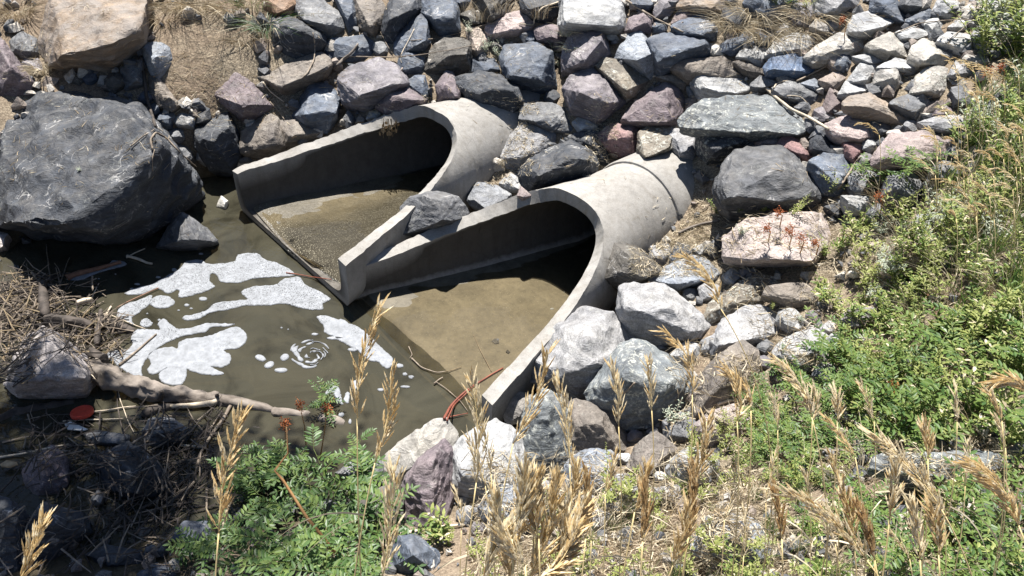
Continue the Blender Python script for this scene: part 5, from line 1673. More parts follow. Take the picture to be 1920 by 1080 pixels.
# named sticks, laid over the rocks as in the photograph
ST = [('T2', '530,325 720,330 900,320 1080,290 1250,255', .008, .003, 'twig', 'thin grey twig running level over the rocks above the far culvert'),
      ('T2', '1700,20 1610,50 1565,105 1560,150 1480,140', .010, .006, 'twig_pale', 'bent bare twig over the pink-mauve rock'),
      ('T2', '870,235 1010,225 1140,195 1290,145 1440,110', .006, .003, 'twig', 'thin reddish grey twig arching over the dark triangular rock'),
      ('T2', '815,320 850,250 890,170', .006, .004, 'twig_pale', 'short pale twig leaning on the dark triangular rock'),
      ('T2', '700,180 730,250 770,310', .006, .003, 'twig', 'short twig hanging below the tan-grey cracked rock'),
      ('T2', '435,395 490,345 545,300 575,255', .022, .012, 'wood_grey', 'broken brown branch stub between two grey slabs'),
      ('T2', '240,470 290,420 330,340 335,270 320,190', .010, .005, 'twig', 'bent grey twig over the long grey-brown rock'),
      ('T3', '640,10 720,60 800,110 880,150 960,190', .014, .008, 'twig', 'weathered stick slanting between the purple rocks at the top'),
      ('T4', '465,505 530,565 600,620 700,665 815,735', .016, .012, 'twig_pale', 'white curved stick lying on the broad lichen slab'),
      ('T4', '500,520 520,480 560,465 590,462', .007, .004, 'twig_pale', 'side shoot of bleached wood above the white curved stick'),
      ('T4', '550,560 600,545 660,550 700,590', .005, .003, 'twig_pale', 'small looped twig beside the white curved stick'),
      ('T4', '640,465 700,435 770,400 810,375', .010, .007, 'twig', 'straight grey stick below the bright blue flat stone'),
      ('T4', '1200,195 1320,140 1450,125 1620,118', .006, .004, 'twig', 'thin level twig near the top right corner'),
      ('T4', '1470,275 1510,220 1560,180 1640,110', .005, .003, 'twig', 'thin slanting twig at the upper right'),
      ('T4', '870,1070 920,1000 960,930 1000,885', .012, .007, 'twig', 'grey stick at the right side of the white veined boulder'),
      ('T4', '470,310 560,300 650,305', .005, .003, 'twig', 'short twig under the white flat rock'),
      ('T8', '1115,300 1170,270 1250,245 1340,228', .014, .011, 'wood_grey', 'smooth grey stick on the straw beside the near culvert barrel'),
      ('T8', '1250,165 1300,130 1330,105', .005, .003, 'twig', 'hair thin twig against the pipe bell'),
      ('T7', '820,920 850,860 920,780 1020,710 1150,635', .011, .007, 'twig_red', 'red root bent across the near culvert mouth'),
      ('T7', '835,930 870,850 950,770 1050,690', .007, .005, 'twig_red', 'second red root beside the bent red root'),
      ('T7', '1085,655 1040,570 1010,510 985,450', .004, .002, 'twig', 'thin straight twig standing out of the silt'),
      ('T7', '635,580 690,630 780,665 860,650 915,628', .006, .003, 'twig', 'curved twig lying on the silt at the near mouth'),
      ('T7', '620,515 640,560 625,580', .004, .003, 'twig', 'tiny hooked twig on the silt'),
      ('T7', '760,725 790,700 810,690', .007, .005, 'twig', 'short stub of wood on the silt'),
      ('T7', '770,715 840,760 910,820 950,880', .004, .002, 'twig', 'long thin twig crossing the red root'),
      ('T7', '850,910 900,900 950,890', .005, .003, 'twig_red', 'short red rootlet at the near mouth'),
      ('T6', '410,1000 480,1010 560,1025 665,1038', .005, .004, 'twig_red', 'thin red stem lying at the far mouth by the near wing tip'),
      ('T6', '300,640 380,625 470,600', .012, .006, 'twig', 'dry twig bundle on the ledge of the far culvert wing'),
      ('T5', '385,490 430,470 510,450 600,425 690,400', .030, .016, 'brown', 'brown floating stick outlined by foam at the left'),
      ('T5', '720,365 770,380 830,405 860,410', .014, .010, 'twig_pale', 'pale floating twig beside the brown floating stick'),
      ('T5', '715,375 760,350 820,325', .008, .004, 'twig_pale', 'small pale twig crossing the floating twig'),
      ('T5', '660,660 740,615 820,580 895,545', .007, .005, 'brown', 'long thin brown twig floating through the foam'),
      ('T5', '675,980 740,930 820,860 885,805', .013, .007, 'twig', 'straight stick lying in the foam spread'),
      ('T5', '330,570 350,500 370,440 395,375', .006, .003, 'twig', 'upright grey twig on the reed pile'),
      ('T5', '300,560 285,480 275,400 265,300', .006, .003, 'twig', 'tall thin twig standing in the reed pile'),
      ('T5', '345,480 330,430 312,405', .005, .003, 'twig', 'short twig standing in the reed pile'),
      ('T5', '520,600 540,560 563,515', .005, .003, 'twig_pale', 'pale twig poking up by the pool edge'),
      ('T5', '570,750 600,700 628,650', .009, .008, 'twig_pale', 'cut pale stick leaning on the forked black branch'),
      ('T5', '180,460 210,490 240,520', .008, .006, 'twig_pale', 'short pale stick on the reed pile'),
      ('T5', '330,600 355,640 385,680', .012, .008, 'twig_pale', 'flat pale splinter among the reeds'),
      ('T5', '500,690 620,695 720,740 820,775', .005, .003, 'twig_pale', 'thin straw coloured stem reaching over the foam'),
      ('T5', '290,770 400,720 500,670 590,620', .006, .004, 'twig', 'long grey twig over the charred log piece'),
      ('U3', '1300,610 1250,700 1180,790 1130,880 1110,980', .014, .009, 'twig', 'forked grey branch hanging from the log into shade'),
      ('U3', '1250,640 1200,720 1160,800', .007, .005, 'twig', 'thin branch beside the forked grey branch'),
      ('U3', '750,820 830,770 890,700', .009, .006, 'twig', 'short stick on the pale topped rock below the log'),
      ('U3', '690,400 665,500 665,620 690,720 715,800', .006, .004, 'wood_dark', 'black weed stem hanging in front of the log'),
      ('U3', '650,450 680,580 730,700 760,770', .004, .003, 'twig_pale', 'pale thin stem in front of the log'),
      ('U3', '360,695 470,690 600,685 700,680', .006, .004, 'twig_pale', 'pale straw lying below the red lid'),
      ('U3', '520,645 600,635 690,620 770,610', .007, .005, 'twig_pale', 'tan reed stem to the right of the red lid'),
      ('U3', '-10,900 120,880 260,850 390,825', .008, .005, 'twig_pale', 'long pale reed across the mauve shaded boulder'),
      ('U3', '280,1030 370,1000 440,975 510,955', .006, .004, 'twig', 'twig in front of the mauve shaded boulder'),
      ('U3', '800,830 860,880 920,960 950,1020', .006, .004, 'twig', 'brown twig over the dark pointed rock'),
      ('U3', '850,860 960,800 1080,720 1200,620', .007, .005, 'twig', 'long twig from the log down to the shaded rocks'),
      ('U3', '880,870 960,870 1020,875', .007, .005, 'twig', 'short level twig in the shaded debris'),
      ('U3', '1015,830 1080,835 1160,840', .010, .008, 'twig_pale', 'pale broken twig in the shaded debris'),
      ('U3', '700,300 640,240 590,225 570,235', .004, .003, 'twig', 'thin hooked twig above the log butt'),
      ('T1', '860,850 850,790 880,750 940,780 1020,870 1110,950', .010, .006, 'twig', 'bent root draped over the rock beside the huge boulder'),
      ('T1', '800,330 815,430 830,560 850,620 880,720', .020, .014, 'wood_dark', 'dark root hanging down behind the huge boulder'),
      ('T1', '740,830 800,780 870,735', .007, .004, 'twig', 'short root crossing the huge boulder edge'),
      ('T1', '860,970 860,900 870,850', .006, .004, 'twig', 'thin root end pointing down by the huge boulder'),
      ('T1', '1480,470 1530,530 1600,580', .009, .005, 'twig_pale', 'bleached twig right of the purplish tilted rock'),
      ('T1', '1520,580 1570,630 1600,680', .008, .005, 'twig', 'twig above the egg-shaped rock'),
      ('T1', '870,200 910,120 945,40', .006, .004, 'twig', 'thin dark twig right of the orange stained slab'),
      ('U2', '135,520 220,580 320,620 440,630 560,620', .012, .009, 'twig', 'thin curved twig on the pale pink rock'),
      ('U2', '190,480 260,455 370,460', .013, .008, 'twig_pale', 'pale peeled stick above the pale pink rock'),
      ('U6', '1085,70 1130,40 1170,0', .010, .007, 'twig', 'short bare stick on the broken pale boulder'),
      ('U5', '1000,850 1100,840 1250,815 1420,795', .012, .008, 'twig_pale', 'dry pale stick at the foot of the upright pink-flecked rock'),
      ('U1', '1330,660 1360,740 1400,830 1430,900', .008, .006, 'brown', 'dead brown stem slanting through the right weeds'),
      ('U1', '1470,430 1560,530 1640,640 1740,830', .008, .006, 'stem_gold', 'long dry straw stem slanting through the right weeds'),
      ('U5', '820,630 870,600 930,570', .007, .004, 'twig', 'dry twig above the dark rock left of the upright rock')]
M['brown'] = simple('brown_wet_wood', (0.10, 0.05, 0.03), (0.24, 0.13, 0.08), 20, 0.6, 0.3)
for (tl, s, r0, r1, mt, lb) in ST:
    stick(tl, s, r0 * 0.75, r1 * 0.75, mt, lb, 'stick' if r0 > 0.0115 else 'twig')

# foam rim round the floating stick and the lone rock
foam('T5', '372,492 430,470 480,440 540,425 610,405 640,385 700,395 710,408 670,425 600,440 540,460 470,490 410,497', 'thin foam fringe round the brown floating stick', 0.1)
foam('T5', '900,308 915,300 985,316 1050,312 1110,302 1150,290 1205,262 1208,275 1150,300 1100,316 1040,322 960,322', 'thin foam line along the front of the lone pool rock', 0.1, 0.002)


# loose tangle of twigs in the lower left and on the reed pile
def tangle(name, regions, n, L, r, mats, label, seed, lift=0.03, vert=0.3):
    rng = random.Random(seed)
    mb = MB()
    for k in range(n):
        poly = rng.choice(regions)
        px, py = rng.uniform(poly[0], poly[2]), rng.uniform(poly[1], poly[3])
        h = hit(px, py)
        p = np.array(h[0])
        if p[2] < WZ - 0.02:
            p = at_z(px, py, WZ)
        a = rng.uniform(0, 6.28)
        d = np.array([math.cos(a), math.sin(a), rng.uniform(-0.1, vert)])
        l = L * rng.uniform(0.35, 1.2)
        p = p + UPV * rng.uniform(0.003, lift) - d * l * 0.4
        b = np.array([rng.gauss(0, .2), rng.gauss(0, .2), rng.gauss(0, .12)])
        rr = r * rng.uniform(0.5, 1.4)
        mb.tube([p, p + d * l * 0.5 + b * l * 0.25, p + d * l], [rr, rr * 0.8, rr * 0.4], 4, rng.randrange(len(mats)), cap=False)
    link(name, mb.mesh(name, [M[m] for m in mats]), kind='stuff', label=label)


tangle('drift_twigs', [(250, 770, 420, 900), (180, 860, 360, 1000), (300, 820, 400, 960), (60, 780, 200, 900), (120, 900, 330, 1080), (0, 780, 330, 1080)], 480, 0.19, 0.0042, ['twig', 'wood_dark', 'wood_dark', 'wood_dark'], 'tangle of dark drift twigs in the shaded lower left', 21, 0.05)
tangle('reed_litter', [(0, 530, 190, 640), (0, 540, 110, 620), (0, 600, 70, 720), (20, 520, 110, 600), (120, 600, 240, 680)], 700, 0.20, 0.0040, ['straw_brown', 'twig', 'wood_dark', 'wood_dark', 'twig', 'wood_dark', 'wood_dark', 'twig'], 'pile of dead reeds and twigs washed up on the left bank', 22, 0.09, 0.5)

# red lid and other flotsam
def lid():
    c = np.array(at_z(154, 774, 0.125))
    mb = MB()
    n = 40
    prof = [(0.0, 0.010), (0.046, 0.010), (0.049, 0.014), (0.054, 0.014), (0.056, 0.010), (0.056, -0.008), (0.052, -0.008), (0.050, 0.004), (0.0, 0.004)]
    vs, fs = [], []
    for (r, z) in prof:
        for k in range(n):
            a = 6.2832 * k / n
            rr = r + (0.0012 if (k % 2 and r > 0.0555) else 0)
            vs.append((rr * math.cos(a), rr * math.sin(a), z))
    for i in range(len(prof) - 1):
        for k in range(n):
            k2 = (k + 1) % n
            fs.append((i * n + k, i * n + k2, (i + 1) * n + k2, (i + 1) * n + k))
    mb.add(vs, fs)
    o = link('plastic_disc', mb.mesh('plastic_disc', M['red_plastic'], True), loc=c)
    o.data.set_sharp_from_angle(angle=math.radians(40))
    o.rotation_euler = (-0.22, 0.05, 0.4)
    lab(o, 'round red plastic disc lying on the mud below the log', 'litter')


lid()


def shard(nm, tile, s, z, mat, label, cat):
    pp = [at_z(p[0], p[1], z) for p in px_of(tile, s)]
    c = np.mean(pp, 0)
    vs = [p - c + np.array([0, 0, random.uniform(0, .012)]) for p in pp]
    n = len(vs)
    bot = [v - np.array([0, 0, .006]) for v in vs]
    fs = [tuple(range(n)), tuple(range(2 * n - 1, n - 1, -1))] + [(i, n + i, n + (i + 1) % n, (i + 1) % n) for i in range(n)]
    me = new_mesh(nm, vs + bot, fs, M[mat])
    bm = bmesh.new()
    bm.from_mesh(me)
    bmesh.ops.recalc_face_normals(bm, faces=bm.faces)
    bm.to_mesh(me)
    bm.free()
    lab(link(nm, me, loc=c), label, cat)


shard('plastic_scrap', 'U3', '365,710 400,698 450,720 495,735 470,748 420,745 380,735', 0.118, 'white_plastic', 'torn white plastic scrap below the red lid', 'litter')
shard('dead_leaf', 'U3', '0,935 40,915 95,920 105,940 60,950 10,950', 0.125, 'dead_leaf', 'curled brown leaf at the left edge in shade', 'leaf')
shard('debris_bit', 'T7', '1085,480 1100,468 1125,472 1128,490 1105,496', WZ + .008, 'dark_bit', 'black scrap floating on the silt near the middle', 'debris')
shard('debris_bit', 'T7', '1165,540 1175,528 1190,540 1180,550', WZ + .008, 'dark_bit', 'smaller black scrap floating on the silt', 'debris')


# dead leaves and roots hanging from the far culvert rim
def hanging():
    c = np.array(hit(727, 240)[0])
    rt = hit(727, 232)
    c = np.array(rt[0]) + VB * 0.02 + UPV * 0.02
    mb = MB()
    for k in range(26):
        p = np.array([random.gauss(0, .035), random.gauss(0, .02), random.uniform(-.10, .01)])
        d = np.array([random.gauss(0, .5), random.gauss(0, .3) - .2, -1])
        mb.leaf(p, d, (0, -1, .3), random.uniform(.03, .06), random.uniform(.012, .024), 0.3, 0.3)
    root = link('dead_weed', None, loc=c)
    lab(root, 'withered weed hanging over the rim of the far culvert', 'plant')
    link('leaf_cluster', mb.mesh('leaf_cluster', M['dead_leaf']), root)
    mb = MB()
    for k in range(9):
        x = random.gauss(0, .03)
        l = random.uniform(.08, .17)
        mb.tube([(x, 0, .02), (x + random.gauss(0, .015), -.01, -l * .5), (x + random.gauss(0, .03), -.02, -l)], [.002, .0016, .001], 4)
    link('root', mb.mesh('root', M['straw_brown']), root)


hanging()


# ---------------------------------------------------------------- loose dry litter
def litter(name, regions, n, L, wd, mats, label, seed, lift=0.012, vert=0.12):
    rng = random.Random(seed)
    mb = MB()
    for k in range(n):
        poly = rng.choices(regions, [max(1, (r[2] - r[0]) * (r[3] - r[1])) for r in regions])[0] if len(regions) > 1 else regions[0]
        px, py = rng.uniform(poly[0], poly[2]), rng.uniform(poly[1], poly[3])
        if len(poly) > 4 and noise.noise(Vector((px * 0.012, py * 0.016, seed))) < poly[4]:
            continue
        h = hit(px, py)
        p = np.array(h[0])
        if p[2] < WZ + 0.03 or (rng.random() < 0.97 and on_pipe(p)):
            continue
        if h[1].z < 0.45 and rng.random() < 0.85:
            continue
        a = rng.uniform(0, 6.28)
        nrm = np.array(h[1])
        d = np.array([math.cos(a), math.sin(a), 0])
        d = d - nrm * np.dot(d, nrm) * 0.9 + UPV * rng.uniform(-0.02, vert)
        l = L * rng.uniform(0.3, 1.3)
        p = p + nrm * rng.uniform(0.002, lift)
        b = np.array([rng.gauss(0, .25), rng.gauss(0, .25), rng.gauss(0, .1) + 0.08])
        mb.blade([p - d * l * .5, p + b * l * 0.22, p + d * l * .5], wd * rng.uniform(0.5, 1.4), rng.randrange(len(mats)))
    link(name, mb.mesh(name, [M[m] for m in mats]), kind='stuff', label=label)


litter('dry_litter', [(930, 230, 1000, 330), (880, 300, 960, 350), (1100, 190, 1160, 330), (1180, 370, 1350, 520), (790, 180, 1010, 215), (1230, 400, 1330, 470), (690, 195, 760, 240), (1040, 330, 1180, 350)],
       8200, 0.05, 0.0038, ['straw', 'straw', 'straw'], 'pale broken straw between the culverts and rocks', 31)
litter('dry_litter', [(0, 0, 1920, 340, 0.12)], 5200, 0.075, 0.0035, ['straw', 'straw_brown', 'straw_brown'], 'thin scatter of dry grass over the upper rocks', 32)
litter('dry_litter', [(330, 130, 520, 240), (280, 100, 420, 200), (60, 80, 90, 150), (40, 60, 100, 160), (300, 0, 500, 60)], 800, 0.11, 0.0035, ['straw', 'straw_brown', 'straw'], 'dry grass lying on the bare soil at the upper left', 33)
litter('dry_litter', [(1350, 380, 1900, 760, -0.1), (1250, 640, 1900, 1080, -0.2), (880, 850, 1400, 1080, -.4), (880, 880, 1400, 1080, -.5)], 20000, 0.085, 0.0042, ['straw', 'straw', 'straw_brown'], 'dry straw lying under the weeds on the right bank', 34, 0.03, 0.3)
litter('dry_litter', [(0, 0, 420, 460, 0.2), (170, 240, 260, 290)], 900, 0.05, 0.003, ['straw', 'straw_brown'], 'bits of straw on the huge dark boulder', 35)


def tuft(name, px, py, n, L, spread, mats, label, cat, seed, arch=0.6, wd=0.005, lean=(0, 0), group=None):
    rng = random.Random(seed)
    h = hit(px, py)
    c = np.array(h[0])
    mb = MB()
    for k in range(n):
        a = rng.uniform(0, 6.28)
        r = spread * math.sqrt(rng.random())
        p = np.array([math.cos(a) * r, math.sin(a) * r, -0.03])
        l = L * rng.uniform(0.45, 1.15)
        o = np.array([math.cos(a) + lean[0] + rng.gauss(0, .4), math.sin(a) + lean[1] + rng.gauss(0, .4), 0]) * arch
        pts = []
        for i in range(6):
            t = i / 5
            pts.append(p + o * l * t * t * 0.8 + UPV * l * (t - arch * 0.55 * t * t))
        mb.blade(pts, wd * rng.uniform(.6, 1.3), rng.randrange(len(mats)))
    root = link(name, None, loc=c)
    lab(root, label, cat, group)
    link('blades', mb.mesh('blades', [M[m] for m in mats]), root)
    return root


tuft('grass_tuft', 500, 60, 130, 0.34, 0.10, ['grass_green', 'leaf_silver', 'straw'], 'green arching grass tuft beside the dark rock at the upper left', 'grass', 41, 0.9, 0.007, (0.3, -0.5))
tuft('grass_tuft', 470, 10, 90, 0.30, 0.12, ['straw', 'straw_brown', 'grass_green'], 'half dry grass tuft at the top edge above the green grass', 'grass', 42, 0.9, 0.005, (0, -0.6))
for k, (x, y, n, L) in enumerate([(430, 20, 130, .28), (370, 15, 130, .28), (330, 15, 110, .26), (460, 75, 70, .2), (300, 40, 60, .25)]):
    tuft('dry_tuft', x, y, n, L, 0.11, ['straw', 'straw_brown', 'straw_brown'], 'brown dry grass hanging over the bare soil at the upper left', 'grass', 50 + k, 1.1, 0.0045, (0, -0.7), 'dry grass over the bare soil')
tuft('dry_tuft', 30, 30, 160, 0.34, 0.13, ['straw', 'straw_brown', 'straw_brown'], 'brown dry grass in the top left corner', 'grass', 58, 0.9, 0.005, (0.2, -0.5))
tuft('dry_tuft', 75, 130, 120, 0.2, 0.08, ['straw', 'straw'], 'pale dry grass between the orange stained slab and mauve rock', 'grass', 59, 0.9, 0.005, (0, -0.6))
for k, (x, y) in enumerate([(1380, 50), (1440, 70), (1500, 60), (1410, 25), (1520, 30)]):
    tuft('dry_tuft', x, y, 170, 0.28, 0.14, ['straw', 'straw', 'straw_brown'], 'bleached matted straw at the top right of centre', 'grass', 60 + k, 1.3, 0.004, (-0.1, -0.5), 'bleached straw at the top')
for k, (x, y) in enumerate([(905, 30), (940, 15), (870, 20), (1010, 25)]):
    tuft('dry_tuft', x, y, 60, 0.24, 0.08, ['straw', 'straw_brown'], 'dry grass stems standing among rocks at the top centre', 'grass', 66 + k, .6, 0.003, (0, -0.2), 'dry stems at the top centre')
for k, (x, y, n) in enumerate([(1050, 115, 60), (1060, 60, 40), (1070, 90, 40)]):
    tuft('dry_tuft', x, y, n, 0.16, 0.05, ['straw', 'leaf_silver'], 'pale dry tuft beside the mauve-grey upright block', 'grass', 71 + k, 1.0, 0.0035, (0, -.5), 'tufts by the mauve-grey block')


# ---------------------------------------------------------------- leafy plants
def arc(p, d, up, L, bend, n=7):
    p, d = np.array(p, float), np.array(d, float)
    d = d / np.linalg.norm(d)
    out = []
    for i in range(n):
        t = i / (n - 1)
        out.append(p + d * L * t + np.array([d[0], d[1], 0]) * L * bend * t * t + UPV * (-bend * L * t * t * 0.7))
    return out


def pinnate(seed, h=0.34, nst=3, lf=0.046):
    """arching stems with leaves made of paired leaflets"""
    rng = random.Random(seed)
    st, lv = MB(), MB()
    for s in range(nst):
        a = rng.uniform(0, 6.28)
        d = (math.cos(a) * 0.45, math.sin(a) * 0.45, 1)
        S = arc((rng.gauss(0, .015), rng.gauss(0, .015), -.02), d, 0, h * rng.uniform(.7, 1.15), rng.uniform(.1, .35), 9)
        st.tube(S, [0.0032 - 0.0002 * i for i in range(9)], 4)
        a2 = rng.uniform(0, 6.28)
        for i in range(2, 9):
            a2 += 2.4
            if rng.random() < .25:
                continue
            L = rng.uniform(.13, .20) * (1 if i < 8 else 0.7)
            rd = (math.cos(a2), math.sin(a2), rng.uniform(.2, .8))
            R = arc(S[i], rd, 0, L, rng.uniform(.1, .4), 8)
            st.tube(R, 0.0011, 3, cap=False)
            np_ = 7
            for k in range(1, np_ + 1):
                q = R[min(7, k)]
                t = R[min(7, k)] - R[k - 1]
                t = t / (np.linalg.norm(t) + 1e-9)
                sd = np.cross(t, UPV)
                sd = sd / (np.linalg.norm(sd) + 1e-9)
                w = lf * (0.75 + 0.35 * math.sin(3.1 * k / np_)) * rng.uniform(.85, 1.15)
                m = rng.choice([0, 0, 1])
                for sg in (1, -1):
                    lv.leaf(q, sd * sg + t * 0.55 + UPV * rng.uniform(-.15, .35), UPV + 0.3 * np.array([rng.gauss(0, 1), rng.gauss(0, 1), 0]), w, w * 0.36, .12, .1, m)
            lv.leaf(R[-1], R[-1] - R[-2], UPV, lf, lf * .36, .12, .1, 0)
    return st, lv


def weed(seed, h=0.3, nst=5, lw=0.026, nl=18, spike=False):
    """bushy weed: many small narrow leaves on branching stems"""
    rng = random.Random(seed)
    st, lv = MB(), MB()
    for s in range(nst):
        a = rng.uniform(0, 6.28)
        sp = rng.uniform(.2, .8)
        S = arc((rng.gauss(0, .02), rng.gauss(0, .02), -.02), (math.cos(a) * sp, math.sin(a) * sp, 1), 0, h * rng.uniform(.6, 1.15), rng.uniform(0, .25), 8)
        st.tube(S, [0.0024 - 0.00018 * i for i in range(8)], 3)
        a2 = rng.uniform(0, 6.28)
        for k in range(nl):
            t = (0.15 + 0.85 * k / nl) * 7
            i = min(6, int(t))
            q = S[i] + (S[i + 1] - S[i]) * (t - i)
            a2 += 2.399
            up = rng.uniform(.15, 1.0)
            w = lw * rng.uniform(.7, 1.5) * (1.25 - 0.55 * k / nl)
            d = np.array([math.cos(a2), math.sin(a2), up])
            lv.leaf(q + d * .004, d, UPV, w * 1.5, w * .5, .15, .25, rng.choices([0, 1, 2], [.6, .33, .07])[0])
            if rng.random() < 0.55:
                d2 = d + np.array([rng.gauss(0, .5), rng.gauss(0, .5), .3])
                lv.leaf(q + d * w * .7, d2, UPV, w, w * .4, .15, .2, 1)
        if spike:
            for k in range(16):
                q = S[6] + (S[7] - S[6]) * (k / 10)
                a2 += 2.4
                lv.spindle(q, (math.cos(a2), math.sin(a2), .8), .010, .003, 1)
    return st, lv


def silver(seed):
    return weed(seed, 0.2, 6, 0.016, 22)


PROTO = {}


def proto(kind, i):
    if (kind, i) in PROTO:
        return PROTO[(kind, i)]
    if kind == 'pinnate':
        st, lv = pinnate(200 + i)
        r = (st.mesh('stem', M['stem_green']), lv.mesh('leaves', [M['leaf_dark'], M['leaf_mid']]))
    elif kind == 'vetch':
        st, lv = pinnate(230 + i, 0.30, 3, 0.040)
        r = (st.mesh('stem', M['stem_green']), lv.mesh('leaves', [M['leaf_mid'], M['leaf_dark']]))
    elif kind == 'weed':
        st, lv = weed(260 + i, 0.32, 6, 0.024, 22)
        r = (st.mesh('stem', M['stem_green']), lv.mesh('leaves', [M['leaf_light'], M['leaf_mid'], M['straw']]))
    elif kind == 'broad':
        st, lv = weed(290 + i, 0.28, 5, 0.042, 11)
        r = (st.mesh('stem', M['stem_green']), lv.mesh('leaves', [M['leaf_mid'], M['leaf_light'], M['straw']]))
    elif kind == 'spiky':
        st, lv = weed(320 + i, 0.35, 4, 0.019, 26, True)
        r = (st.mesh('stem', M['stem_green']), lv.mesh('leaves', [M['leaf_light'], M['leaf_light'], M['straw']]))
    elif kind == 'silver':
        st, lv = silver(350 + i)
        r = (st.mesh('stem', M['twig_pale']), lv.mesh('leaves', [M['leaf_silver'], M['leaf_silver'], M['straw']]))
    elif kind == 'grass':
        mb = MB()
        rng = random.Random(380 + i)
        for k in range(46):
            a = rng.uniform(0, 6.28)
            l = rng.uniform(.16, .42)
            o = np.array([math.cos(a), math.sin(a), 0]) * rng.uniform(.1, .6)
            p = np.array([rng.gauss(0, .03), rng.gauss(0, .03), -.03])
            mb.blade([p + o * l * (j / 5) ** 2 + UPV * l * (j / 5 - .25 * (j / 5) ** 2) for j in range(6)], rng.uniform(.003, .007), rng.choice([0, 0, 1, 2]))
        r = (None, mb.mesh('blades', [M['grass_green'], M['leaf_light'], M['straw']]))
    PROTO[(kind, i)] = r
    return r


PNAME = {'pinnate': ('leafy_plant', 'plant'), 'vetch': ('leafy_plant', 'plant'), 'weed': ('weed', 'plant'), 'broad': ('weed', 'plant'), 'spiky': ('weed', 'plant'), 'silver': ('weed', 'plant'), 'grass': ('grass_tuft', 'grass')}
rgp = random.Random(77)


def plant(kind, px, py, sc, label, group=None, sink=0.0, pos=None):
    i = rgp.randrange(4)
    st, lv = proto(kind, i)
    if pos is None:
        h = hit(px, py)
        pos = np.array(h[0]) - UPV * sink
    nm, cat = PNAME[kind]
    root = link(nm, None, loc=pos)
    root.rotation_euler = (rgp.uniform(-.12, .12), rgp.uniform(-.12, .12), rgp.uniform(0, 6.28))
    s = sc * rgp.uniform(.85, 1.15)
    root.scale = (s, s, s)
    lab(root, label, cat, group)
    if st:
        link('stem', st, root)
    link('leaves' if kind != 'grass' else 'blades', lv, root)
    return root


def in_poly(x, y, P):
    c = False
    for (x1, y1), (x2, y2) in zip(P, P[1:] + P[:1]):
        if (y1 > y) != (y2 > y) and x < (x2 - x1) * (y - y1) / (y2 - y1) + x1:
            c = not c
    return c


def scatter(polyS, n, kinds, sc, label, group, mind=26, seed=1):
    P = px_of('F', polyS)
    rng = random.Random(seed)
    xs, ys = [p[0] for p in P], [p[1] for p in P]
    done, tries = [], 0
    while len(done) < n and tries < n * 60:
        tries += 1
        x, y = rng.uniform(min(xs), max(xs)), rng.uniform(min(ys), max(ys))
        if not in_poly(x, y, P) or any((x - a) ** 2 + (y - b) ** 2 < mind ** 2 for a, b in done):
            continue
        done.append((x, y))
        k = rng.choice(kinds)
        if y > 1075:
            p, t = terr_hit(x, y)
            plant(k, 0, 0, sc * rng.uniform(.8, 1.2), label[k], group + ' (' + k + ')', pos=p)
        else:
            plant(k, x, y, sc * rng.uniform(.8, 1.2), label[k], group + ' (' + k + ')')


# the bush in front of the pool
scatter('375,1120 390,1010 430,940 465,890 520,870 600,880 670,910 690,970 715,1010 700,1120', 14, ['pinnate'], 0.8,
        {'pinnate': 'dark green plant with paired leaflets in the bush at the bottom left of centre'}, 'leafy bush in front of the pool', 44, 2)
plant('pinnate', 606, 775, .55, 'upright green leafy sprig standing at the pool edge above the orange seed pods')
plant('pinnate', 570, 905, .8, 'tall green leafy plant at the top of the bush beside the orange seed pods')
plant('pinnate', 480, 905, .7, 'green leafy plant at the left top of the bush')
plant('pinnate', 660, 905, .7, 'bright green leafy plant at the right side of the bush')
# dense weeds of the right bank
def RLf(where):
    return {'weed': 'small leaved light green weed ' + where, 'broad': 'weed with wider green leaves ' + where, 'vetch': 'green plant with paired leaflets ' + where,
            'grass': 'long green grass tuft ' + where, 'spiky': 'yellow green spiky weed ' + where, 'silver': 'silvery weed ' + where}


